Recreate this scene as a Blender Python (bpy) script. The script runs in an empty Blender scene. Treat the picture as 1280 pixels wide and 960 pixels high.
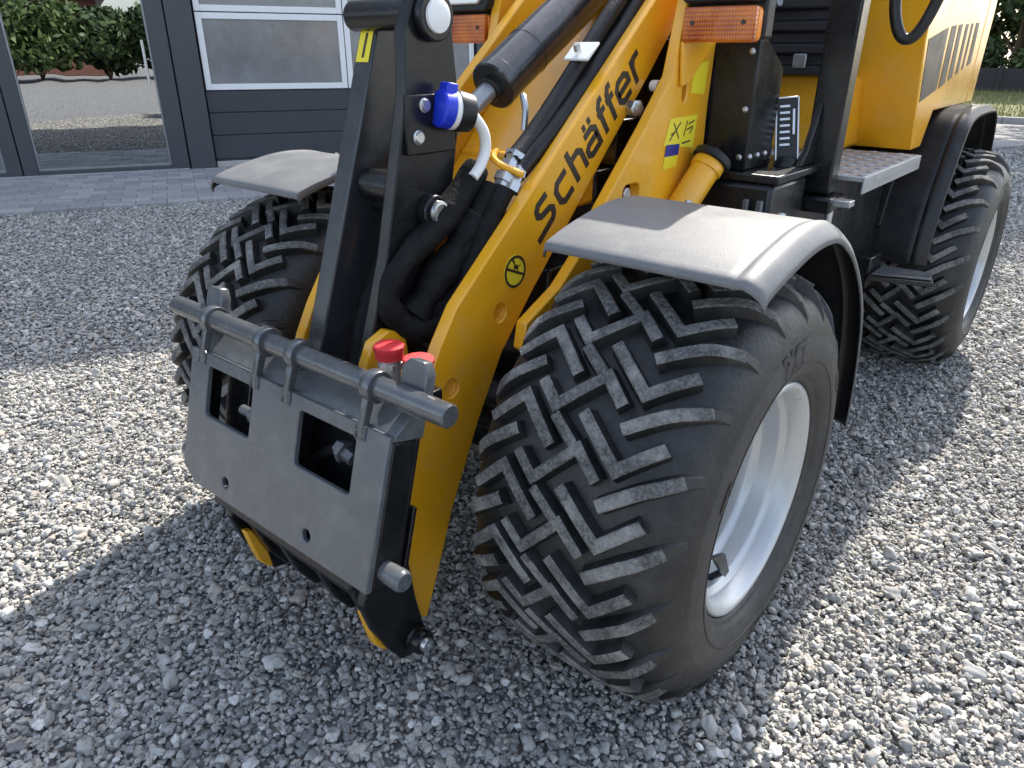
import bpy, bmesh, math, random
import numpy as np
from mathutils import Vector, Matrix
sc = bpy.context.scene
R = math.radians
rng = np.random.default_rng(7)
random.seed(7)

# ------------------------------------------------------------------ camera, sky, sun, exposure
cam_d = bpy.data.cameras.new('camera'); cam = bpy.data.objects.new('camera', cam_d); sc.collection.objects.link(cam)
cam.location = (1.0698, -1.1598, 1.1691)
YAW, PITCH, ROLL, FPX = 0.6911, 0.4323, 0.0045, 903.13
_f = Vector((-math.sin(YAW)*math.cos(PITCH), math.cos(YAW)*math.cos(PITCH), -math.sin(PITCH)))
_r = Vector((math.cos(YAW), math.sin(YAW), 0)); _u = _r.cross(_f)
_r2 = _r*math.cos(ROLL) + _u*math.sin(ROLL); _u2 = _u*math.cos(ROLL) - _r*math.sin(ROLL)
cam.rotation_euler = Matrix((_r2, _u2, -_f)).transposed().to_euler()
cam_d.sensor_fit = 'HORIZONTAL'; cam_d.sensor_width = 36.0; cam_d.lens = FPX/1280*36.0
cam_d.clip_start = 0.05; cam_d.clip_end = 600
sc.camera = cam

world = bpy.data.worlds.new('World'); sc.world = world; world.use_nodes = True
wn = world.node_tree.nodes; wl = world.node_tree.links
sky = wn.new('ShaderNodeTexSky'); sky.sky_type = 'NISHITA'; sky.sun_disc = False
sky.sun_elevation = R(45); sky.sun_rotation = R(-9.7); sky.air_density = 1.0; sky.dust_density = 2.0; sky.ozone_density = 1.0
hs_ = wn.new('ShaderNodeHueSaturation'); hs_.inputs['Saturation'].default_value = .70
wl.new(sky.outputs[0], hs_.inputs['Color']); wl.new(hs_.outputs[0], wn['Background'].inputs[0]); wn['Background'].inputs[1].default_value = 0.15

sun_d = bpy.data.lights.new('sun', 'SUN'); sun = bpy.data.objects.new('sun', sun_d); sc.collection.objects.link(sun)
sun_d.energy = 3.1; sun_d.angle = R(0.53); sun_d.color = (1.0, 0.94, 0.84)
sun.rotation_euler = Vector((0.168, -0.986, -1.0)).to_track_quat('-Z', 'Y').to_euler()
sc.view_settings.view_transform = 'Standard'; sc.view_settings.look = 'None'
sc.view_settings.gamma = 1.0; sc.view_settings.exposure = 1.46; sc.view_settings.use_curve_mapping = False

# ------------------------------------------------------------------ materials
def new_mat(name):
    m = bpy.data.materials.new(name); m.use_nodes = True
    return m, m.node_tree.nodes, m.node_tree.links, m.node_tree.nodes['Principled BSDF']
def mat(name, col, rough=.5, metal=0., var=.12, vscale=9., bump=0., bscale=60., coat=0., spec=.5, rvar=.1, dust=0., dustcol=(.42,.40,.36), grain=0., gscale=400.):
    m, n, l, b = new_mat(name)
    tc = n.new('ShaderNodeTexCoord')
    nz = n.new('ShaderNodeTexNoise'); nz.inputs['Scale'].default_value = vscale; nz.inputs['Detail'].default_value = 6; nz.inputs['Roughness'].default_value = .74
    l.new(tc.outputs['Object'], nz.inputs['Vector'])
    mr = n.new('ShaderNodeMapRange'); mr.inputs[1].default_value = .28; mr.inputs[2].default_value = .72
    mr.inputs[3].default_value = 1-var; mr.inputs[4].default_value = 1+var; l.new(nz.outputs[0], mr.inputs[0])
    mx = n.new('ShaderNodeMix'); mx.data_type = 'RGBA'; mx.blend_type = 'MULTIPLY'; mx.inputs[0].default_value = 1
    mx.inputs[6].default_value = (*col, 1); l.new(mr.outputs[0], mx.inputs[7])
    out = mx.outputs[2]
    if grain > 0:
        g = n.new('ShaderNodeTexNoise'); g.inputs['Scale'].default_value = gscale; g.inputs['Detail'].default_value = 2; l.new(tc.outputs['Object'], g.inputs['Vector'])
        gr = n.new('ShaderNodeMapRange'); gr.inputs[1].default_value = .3; gr.inputs[2].default_value = .7; gr.inputs[3].default_value = 1-grain; gr.inputs[4].default_value = 1+grain
        l.new(g.outputs[0], gr.inputs[0])
        g2 = n.new('ShaderNodeMix'); g2.data_type = 'RGBA'; g2.blend_type = 'MULTIPLY'; g2.inputs[0].default_value = 1
        l.new(out, g2.inputs[6]); l.new(gr.outputs[0], g2.inputs[7]); out = g2.outputs[2]
    if dust > 0:
        d1 = n.new('ShaderNodeTexNoise'); d1.inputs['Scale'].default_value = 14; d1.inputs['Detail'].default_value = 9; d1.inputs['Roughness'].default_value = .7
        l.new(tc.outputs['Object'], d1.inputs['Vector'])
        dr = n.new('ShaderNodeMapRange'); dr.inputs[1].default_value = .48; dr.inputs[2].default_value = .72; dr.inputs[3].default_value = 0; dr.inputs[4].default_value = dust
        l.new(d1.outputs[0], dr.inputs[0])
        dm = n.new('ShaderNodeMix'); dm.data_type = 'RGBA'; dm.inputs[7].default_value = (*dustcol, 1)
        l.new(dr.outputs[0], dm.inputs[0]); l.new(out, dm.inputs[6]); out = dm.outputs[2]
    l.new(out, b.inputs['Base Color'])
    rr = n.new('ShaderNodeMapRange'); rr.inputs[1].default_value = .3; rr.inputs[2].default_value = .7
    rr.inputs[3].default_value = max(.02, rough-rvar); rr.inputs[4].default_value = min(1, rough+rvar); l.new(nz.outputs[0], rr.inputs[0])
    l.new(rr.outputs[0], b.inputs['Roughness'])
    b.inputs['Metallic'].default_value = metal; b.inputs['Coat Weight'].default_value = coat; b.inputs['Coat Roughness'].default_value = .12
    b.inputs['Specular IOR Level'].default_value = spec
    if bump > 0:
        bn = n.new('ShaderNodeTexNoise'); bn.inputs['Scale'].default_value = bscale; bn.inputs['Detail'].default_value = 5
        l.new(tc.outputs['Object'], bn.inputs['Vector'])
        bp = n.new('ShaderNodeBump'); bp.inputs['Strength'].default_value = bump; bp.inputs['Distance'].default_value = .01
        l.new(bn.outputs[0], bp.inputs['Height']); l.new(bp.outputs[0], b.inputs['Normal'])
    return m

M = {}
M['yellow'] = mat('yellow_paint', (.82, .395, .013), .28, var=.05, vscale=5, coat=.4, bump=.02, bscale=120, dust=.10)
M['grey'] = mat('anthracite_paint', (.090, .098, .106), .28, var=.12, vscale=12, coat=.25, bump=.04, bscale=150, dust=.16)
M['black'] = mat('black_paint', (.009, .0095, .011), .26, var=.15, vscale=10, bump=.02, bscale=90, dust=.025, spec=.38)
M['blackmatt'] = mat('black_plastic', (.010, .0105, .012), .42, var=.2, vscale=14, bump=.06, bscale=300, dust=.03, spec=.4)
M['sleeve'] = mat('hose_sleeve_fabric', (.005, .005, .0055), .7, var=.3, vscale=50, bump=.5, bscale=40, dust=.02, spec=.2)
M['hose'] = mat('hose_rubber', (.006, .006, .007), .40, var=.2, vscale=30, bump=.1, bscale=200, dust=.03, spec=.35)
M['fender'] = mat('textured_grey_plastic', (.135, .140, .144), .50, spec=.45, var=.08, vscale=7, bump=.10, bscale=420, grain=.10, gscale=520, dust=.12)
M['tyre'] = mat('tyre_rubber', (.0112, .0112, .0114), .5, var=.25, vscale=16, bump=.14, bscale=110, dust=.34, dustcol=(.075, .074, .070), grain=.25, gscale=90)
M['lugtop'] = mat('worn_lug_rubber', (.095, .094, .090), .8, var=.45, vscale=30, bump=.7, bscale=120, grain=.5, gscale=200, dust=.8, dustcol=(.34, .33, .31))
M['sidewall'] = mat('dusty_sidewall', (.030, .0295, .0285), .55, var=.25, vscale=10, bump=.10, bscale=80, dust=.5, dustcol=(.085, .083, .077), grain=.15, gscale=120)
M['letter'] = mat('sidewall_lettering', (.016, .016, .016), .55, var=.1)
M['rim'] = mat('silver_rim_paint', (.50, .515, .52), .34, metal=.4, var=.06, vscale=12, bump=.03, bscale=80, dust=.16, dustcol=(.5, .48, .43))
M['steel'] = mat('zinc_steel', (.52, .53, .54), .34, metal=.85, var=.15, vscale=60, bump=.05, bscale=200)
M['steelgrey'] = mat('bare_bar_steel', (.30, .315, .33), .36, metal=.6, var=.18, vscale=30, bump=.06, bscale=160, dust=.2)
M['link'] = mat('dark_link_paint', (.030, .033, .038), .24, var=.12, vscale=10, coat=.1, bump=.03, bscale=90, dust=.04)
M['barsteel'] = mat('grey_bar_paint', (.12, .128, .136), .24, metal=.55, var=.15, vscale=30, bump=.05, bscale=160, dust=.15)
M['blackgloss'] = mat('glossy_black_paint', (.022, .023, .026), .20, var=.15, vscale=12, coat=.6, dust=.06)
M['white'] = mat('white_plastic', (.78, .78, .76), .45, var=.05)
M['red'] = mat('red_cap', (.62, .030, .035), .5, var=.10, vscale=40, dust=.08)
M['blue'] = mat('blue_socket_cap', (.010, .035, .52), .38, var=.08, vscale=40)
M['decal'] = mat('yellow_decal', (.80, .66, .03), .4, var=.03)
M['decalb'] = mat('blue_decal', (.02, .03, .22), .4, var=.03)
M['print'] = mat('black_print', (.025, .022, .018), .45, var=.05)
def amber():
    mm, n, l, b = new_mat('amber_lens')
    tc = n.new('ShaderNodeTexCoord'); hs = []
    for d in ('X', 'Z'):
        w = n.new('ShaderNodeTexWave'); w.bands_direction = d; w.inputs['Scale'].default_value = 55 if d == 'X' else 38; w.inputs['Distortion'].default_value = 0; l.new(tc.outputs['Object'], w.inputs['Vector']); hs.append(w)
    mx = n.new('ShaderNodeMath'); mx.operation = 'MULTIPLY'; l.new(hs[0].outputs['Fac'], mx.inputs[0]); l.new(hs[1].outputs['Fac'], mx.inputs[1])
    nz = n.new('ShaderNodeTexNoise'); nz.inputs['Scale'].default_value = 14; l.new(tc.outputs['Object'], nz.inputs['Vector'])
    ad = n.new('ShaderNodeMath'); ad.operation = 'MULTIPLY_ADD'; ad.inputs[1].default_value = .5; l.new(mx.outputs[0], ad.inputs[0]); l.new(nz.outputs[0], ad.inputs[2])
    rp = n.new('ShaderNodeValToRGB'); e = rp.color_ramp.elements; e[0].position = .35; e[0].color = (.26, .030, .002, 1); e[1].position = .9; e[1].color = (.70, .18, .005, 1)
    l.new(ad.outputs[0], rp.inputs[0]); l.new(rp.outputs[0], b.inputs['Base Color'])
    bp = n.new('ShaderNodeBump'); bp.inputs['Strength'].default_value = .5; bp.inputs['Distance'].default_value = .002; l.new(mx.outputs[0], bp.inputs['Height']); l.new(bp.outputs[0], b.inputs['Normal'])
    b.inputs['Roughness'].default_value = .2; b.inputs['Coat Weight'].default_value = .4; b.inputs['Coat Roughness'].default_value = .04
    return mm
M['amber'] = amber()
M['amber_in'] = mat('amber_reflector', (.85, .25, .02), .3, var=.05)
M['lamp'] = mat('headlamp_glass', (.55, .58, .62), .08, metal=.55, var=.04, coat=.6)
M['bellows'] = mat('bellows_rubber', (.012, .012, .014), .6, var=.2, bump=.05)
M['tread'] = mat('chequer_plate', (.36, .365, .37), .38, metal=.2, var=.10, vscale=30)
M['door'] = mat('anthracite_frame', (.055, .060, .068), .42, var=.06, vscale=4)
M['doordark'] = mat('anthracite_panel', (.042, .047, .055), .5, var=.10, vscale=3, bump=.02)
M['whiteframe'] = mat('white_window_frame', (.80, .80, .79), .4, var=.03)
M['render'] = mat('grey_cladding', (.30, .30, .30), .7, var=.06, vscale=2, bump=.1)
M['roof'] = mat('roof_sheet', (.08, .08, .085), .6, var=.1)
M['bark'] = mat('bark', (.09, .065, .045), .9, var=.4, vscale=12, bump=.8, bscale=30)
M['brickred'] = mat('red_brick', (.13, .055, .042), .85, var=.25, vscale=8, bump=.2)
M['fencedark'] = mat('dark_wall', (.045, .042, .05), .8, var=.2)
M['roofpale'] = mat('pale_roof', (.42, .40, .38), .7, var=.1)
M['kerb'] = mat('concrete_kerb', (.30, .31, .32), .85, var=.15, vscale=6, bump=.2, grain=.15)
M['joint'] = mat('joint_sand', (.16, .155, .145), .95, var=.2, bump=.3)

def glass_mat(name, tint, rough):
    m, n, l, b = new_mat(name)
    b.inputs['Base Color'].default_value = (*tint, 1); b.inputs['Metallic'].default_value = 1.0; b.inputs['Roughness'].default_value = rough
    tc = n.new('ShaderNodeTexCoord'); nz = n.new('ShaderNodeTexNoise'); nz.inputs['Scale'].default_value = 1.6
    bp = n.new('ShaderNodeBump'); bp.inputs['Strength'].default_value = .012; bp.inputs['Distance'].default_value = .1
    l.new(tc.outputs['Object'], nz.inputs['Vector']); l.new(nz.outputs[0], bp.inputs['Height']); l.new(bp.outputs[0], b.inputs['Normal'])
    return m
M['glass'] = glass_mat('solar_glass', (.42, .435, .45), .004)
M['acrylic'] = mat('acrylic_pane', (.20, .205, .21), .16, var=.25, vscale=3, spec=.9, rvar=.04)

def leaf_mat(name, c1, c2):
    m, n, l, b = new_mat(name)
    g = n.new('ShaderNodeNewGeometry'); rp = n.new('ShaderNodeValToRGB')
    rp.color_ramp.elements[0].color = (*c1, 1); rp.color_ramp.elements[1].color = (*c2, 1)
    l.new(g.outputs['Random Per Island'], rp.inputs[0]); l.new(rp.outputs[0], b.inputs['Base Color'])
    b.inputs['Roughness'].default_value = .55
    b.inputs['Transmission Weight'].default_value = 0
    return m
M['leaf'] = leaf_mat('leaf_dark', (.020, .042, .014), (.060, .10, .030))
M['leaf2'] = leaf_mat('leaf_mid', (.035, .065, .018), (.10, .15, .045))
M['grassblade'] = leaf_mat('grass_blade', (.10, .13, .03), (.22, .22, .07))

def paver_mat():
    m, n, l, b = new_mat('concrete_paver')
    oi = n.new('ShaderNodeObjectInfo'); rp = n.new('ShaderNodeValToRGB')
    rp.color_ramp.elements[0].color = (.25, .25, .255, 1); rp.color_ramp.elements[1].color = (.36, .355, .35, 1)
    l.new(oi.outputs['Random'], rp.inputs[0])
    tc = n.new('ShaderNodeTexCoord'); nz = n.new('ShaderNodeTexNoise'); nz.inputs['Scale'].default_value = 40; nz.inputs['Detail'].default_value = 6
    l.new(tc.outputs['Object'], nz.inputs['Vector'])
    mx = n.new('ShaderNodeMix'); mx.data_type = 'RGBA'; mx.blend_type = 'OVERLAY'; mx.inputs[0].default_value = .45
    l.new(rp.outputs[0], mx.inputs[6]); l.new(nz.outputs[0], mx.inputs[7]); l.new(mx.outputs[2], b.inputs['Base Color'])
    b.inputs['Roughness'].default_value = .9
    return m
M['paver'] = paver_mat()

def stone_mat():
    m, n, l, b = new_mat('gravel_stone')
    oi = n.new('ShaderNodeObjectInfo'); rp = n.new('ShaderNodeValToRGB')
    e = rp.color_ramp.elements
    e[0].position = 0; e[0].color = (.17, .172, .17, 1)
    e[1].position = 1; e[1].color = (.62, .61, .58, 1)
    for p, c in ((.12, (.26, .257, .248)), (.35, (.355, .348, .330)), (.6, (.435, .423, .395)), (.74, (.48, .455, .405)), (.82, (.365, .325, .28)), (.90, (.51, .497, .465))):
        x = e.new(p); x.color = (*c, 1)
    l.new(oi.outputs['Random'], rp.inputs[0])
    tc = n.new('ShaderNodeTexCoord'); nz = n.new('ShaderNodeTexNoise'); nz.inputs['Scale'].default_value = 1.7; nz.inputs['Detail'].default_value = 5; nz.inputs['Roughness'].default_value = .65
    l.new(tc.outputs['Object'], nz.inputs['Vector'])
    mr = n.new('ShaderNodeMapRange'); mr.inputs[1].default_value = .3; mr.inputs[2].default_value = .7; mr.inputs[3].default_value = .80; mr.inputs[4].default_value = 1.16
    l.new(nz.outputs[0], mr.inputs[0])
    mx = n.new('ShaderNodeMix'); mx.data_type = 'RGBA'; mx.blend_type = 'MULTIPLY'; mx.inputs[0].default_value = 1
    l.new(rp.outputs[0], mx.inputs[6]); l.new(mr.outputs[0], mx.inputs[7]); l.new(mx.outputs[2], b.inputs['Base Color'])
    b.inputs['Roughness'].default_value = .8; b.inputs['Specular IOR Level'].default_value = .3
    return m
M['stone'] = stone_mat()

def ground_mat():
    m, n, l, b = new_mat('gravel_bed')
    tc = n.new('ShaderNodeTexCoord')
    v = n.new('ShaderNodeTexVoronoi'); v.inputs['Scale'].default_value = 34; l.new(tc.outputs['Object'], v.inputs['Vector'])
    rp = n.new('ShaderNodeValToRGB'); e = rp.color_ramp.elements
    e[0].color = (.15, .152, .153, 1); e[1].color = (.36, .352, .335, 1)
    sp = n.new('ShaderNodeSeparateColor'); l.new(v.outputs['Color'], sp.inputs[0]); l.new(sp.outputs[0], rp.inputs[0])
    l.new(rp.outputs[0], b.inputs['Base Color']); b.inputs['Roughness'].default_value = .9
    bp = n.new('ShaderNodeBump'); bp.inputs['Strength'].default_value = 1; bp.inputs['Distance'].default_value = .02; bp.invert = True
    l.new(v.outputs['Distance'], bp.inputs['Height']); l.new(bp.outputs[0], b.inputs['Normal'])
    return m
M['ground'] = ground_mat()
M['grass'] = mat('grass_sheet', (.15, .155, .055), .95, var=.35, vscale=3, bump=.6, bscale=40, grain=.4, gscale=60)

# ------------------------------------------------------------------ mesh helpers
C = sc.collection
def smooth_path(pts, sub=6):
    P = [Vector(p) for p in pts]; out = []
    for i in range(len(P)-1):
        p0 = P[max(i-1, 0)]; p1 = P[i]; p2 = P[i+1]; p3 = P[min(i+2, len(P)-1)]
        for k in range(sub):
            t = k/sub
            out.append(.5*((2*p1)+(p2-p0)*t+(2*p0-5*p1+4*p2-p3)*t*t+(3*p1-p0-3*p2+p3)*t**3))
    out.append(P[-1]); return out
class MB:
    def __init__(s): s.v = []; s.f = []; s.mi = []
    def add(s, vs, fs, mi=0):
        o = len(s.v); s.v += [tuple(v) for v in vs]; s.f += [tuple(i+o for i in f) for f in fs]; s.mi += [mi]*len(fs); return s
    def box(s, x0, x1, y0, y1, z0, z1, mi=0):
        return s.add([(x0,y0,z0),(x1,y0,z0),(x1,y1,z0),(x0,y1,z0),(x0,y0,z1),(x1,y0,z1),(x1,y1,z1),(x0,y1,z1)],
                     [(0,3,2,1),(4,5,6,7),(0,1,5,4),(1,2,6,5),(2,3,7,6),(3,0,4,7)], mi)
    def prism(s, poly, a0, a1, axis='x', mi=0):
        n = len(poly)
        A = sum(poly[i][0]*poly[(i+1)%n][1]-poly[(i+1)%n][0]*poly[i][1] for i in range(n))
        if A < 0: poly = poly[::-1]
        if axis == 'x': g = lambda p, a: (a, p[0], p[1])
        elif axis == 'y': g = lambda p, a: (p[0], a, p[1])
        else: g = lambda p, a: (p[0], p[1], a)
        vs = [g(p, a0) for p in poly]+[g(p, a1) for p in poly]
        fs = [tuple(range(n))[::-1], tuple(range(n, 2*n))]+[(i, (i+1)%n, n+(i+1)%n, n+i) for i in range(n)]
        if axis == 'y': fs = [f[::-1] for f in fs]
        return s.add(vs, fs, mi)
    def ring(s, c, ax, r, n):
        ax = ax.normalized(); t = Vector((0,0,1)) if abs(ax.z) < .9 else Vector((1,0,0))
        e1 = ax.cross(t).normalized(); e2 = ax.cross(e1)
        return [c+e1*r*math.cos(2*math.pi*i/n)+e2*r*math.sin(2*math.pi*i/n) for i in range(n)]
    def cyl(s, p0, p1, r0, r1=None, n=28, mi=0):
        p0 = Vector(p0); p1 = Vector(p1); r1 = r0 if r1 is None else r1; ax = p1-p0
        vs = s.ring(p0, ax, r0, n)+s.ring(p1, ax, r1, n)
        return s.add(vs, [tuple(range(n)), tuple(range(2*n-1, n-1, -1))]+[(i, n+i, n+(i+1)%n, (i+1)%n) for i in range(n)], mi)
    def turned(s, p0, p1, prof, n=32, mi=0):      # prof: list of (distance along, radius)
        p0 = Vector(p0); ax = (Vector(p1)-p0).normalized(); vs = []; fs = []; m = len(prof)
        for d, r in prof: vs += s.ring(p0+ax*d, ax, max(r, 1e-4), n)
        for j in range(m-1): fs += [(j*n+i, (j+1)*n+i, (j+1)*n+(i+1)%n, j*n+(i+1)%n) for i in range(n)]
        fs += [tuple(range(n)), tuple(range(m*n-1, (m-1)*n-1, -1))]
        return s.add(vs, fs, mi)
    def tube(s, pts, r, n=14, sub=6, mi=0, flat=None):
        P = smooth_path(pts, sub) if sub else [Vector(p) for p in pts]; m = len(P); vs = []
        rr = r if callable(r) else (lambda t: r)
        T0 = (P[1]-P[0]).normalized(); t = Vector((0,0,1)) if abs(T0.z) < .9 else Vector((1,0,0)); e1 = T0.cross(t).normalized()
        for i, p in enumerate(P):
            T = (P[min(i+1, m-1)]-P[max(i-1, 0)]).normalized(); e1 = (e1-T*e1.dot(T)).normalized(); e2 = T.cross(e1); q = rr(i/(m-1))
            for k in range(n):
                a = 2*math.pi*k/n; ca = math.cos(a); sa = math.sin(a)
                if flat: sa *= flat
                vs.append(p+e1*q*ca+e2*q*sa)
        fs = [(j*n+i, j*n+(i+1)%n, (j+1)*n+(i+1)%n, (j+1)*n+i) for j in range(m-1) for i in range(n)]
        fs += [tuple(range(n))[::-1], tuple(range((m-1)*n, m*n))]
        return s.add(vs, fs, mi)
    def lathe_x(s, prof, n=96, closed=False, mi=0, x0=0, y0=0, z0=0):   # prof: (x, r)
        m = len(prof); vs = [(x0+x, y0+r*math.cos(2*math.pi*k/n), z0+r*math.sin(2*math.pi*k/n)) for x, r in prof for k in range(n)]
        fs = [(j*n+k, j*n+(k+1)%n, (j+1)*n+(k+1)%n, (j+1)*n+k) for j in range(m-1) for k in range(n)]
        return s.add(vs, fs, mi)
    def mesh(s, name, mats, smooth=35):
        me = bpy.data.meshes.new(name); me.from_pydata([tuple(v) for v in s.v], [], s.f)
        for mm in (mats if isinstance(mats, (list, tuple)) else [mats]): me.materials.append(mm)
        if any(s.mi): me.polygons.foreach_set('material_index', s.mi)
        me.polygons.foreach_set('use_smooth', [True]*len(me.polygons)); me.update()
        bm = bmesh.new(); bm.from_mesh(me); bmesh.ops.recalc_face_normals(bm, faces=bm.faces); bm.to_mesh(me); bm.free()
        me.set_sharp_from_angle(angle=R(smooth)); return me
    def build(s, name, m, parent=None, bevel=0., smooth=35, seg=2):
        mm = [M[k] for k in m] if isinstance(m, (list, tuple)) else M[m]
        o = bpy.data.objects.new(name, s.mesh(name, mm, smooth)); C.objects.link(o)
        if parent: o.parent = parent
        if bevel: 
            b = o.modifiers.new('bevel', 'BEVEL'); b.width = bevel; b.segments = seg; b.limit_method = 'ANGLE'; b.angle_limit = R(40); b.harden_normals = False
        return o
def tag(o, label=None, cat=None, kind=None, group=None):
    if label: o['label'] = label
    if cat: o['category'] = cat
    if kind: o['kind'] = kind
    if group: o['group'] = group
    return o
def empty(name, loc=(0,0,0), rz=0):
    o = bpy.data.objects.new(name, None); C.objects.link(o); o.location = loc; o.rotation_euler = (0,0,rz); o.empty_display_size = .2; return o
def cut(o, cutters):
    tmp = []
    for mb in cutters:
        c = mb.build('cutter', 'black'); tmp.append(c)
        md = o.modifiers.new('cut', 'BOOLEAN'); md.operation = 'DIFFERENCE'; md.object = c; md.solver = 'EXACT'
    keep = [(m.width, m.segments) for m in o.modifiers if m.type == 'BEVEL']
    for m in [m for m in o.modifiers if m.type == 'BEVEL']: o.modifiers.remove(m)
    bpy.context.view_layer.update(); dg = bpy.context.evaluated_depsgraph_get()
    me = bpy.data.meshes.new_from_object(o.evaluated_get(dg)); old = o.data; o.modifiers.clear(); o.data = me; me.name = old.name
    bpy.data.meshes.remove(old)
    me.polygons.foreach_set('use_smooth', [True]*len(me.polygons)); me.set_sharp_from_angle(angle=R(35))
    for c in tmp: d = c.data; bpy.data.objects.remove(c); bpy.data.meshes.remove(d)
    for w, sg in keep:
        b = o.modifiers.new('bevel', 'BEVEL'); b.width = w; b.segments = sg; b.limit_method = 'ANGLE'; b.angle_limit = R(40)
    return o
def rrect(x0, x1, y0, y1, r, n=4):
    out = []
    for cx, cy, a0 in ((x1-r, y1-r, 0), (x0+r, y1-r, 90), (x0+r, y0+r, 180), (x1-r, y0+r, 270)):
        for k in range(n+1): a = R(a0+90*k/n); out.append((cx+r*math.cos(a), cy+r*math.sin(a)))
    return out
def disc(cx, cy, r, n=24): return [(cx+r*math.cos(2*math.pi*k/n), cy+r*math.sin(2*math.pi*k/n)) for k in range(n)]

# ------------------------------------------------------------------ ground
g = MB().add([(-120,-90,-.014),(120,-90,-.014),(120,150,-.014),(-120,150,-.014)], [(0,1,2,3)]).build('ground', 'ground'); tag(g, kind='structure')
BD = Vector((.45, .893, 0)); BN = Vector((.893, -.45, 0)); BP = Vector((-6.6, 2.764, 0))

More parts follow.
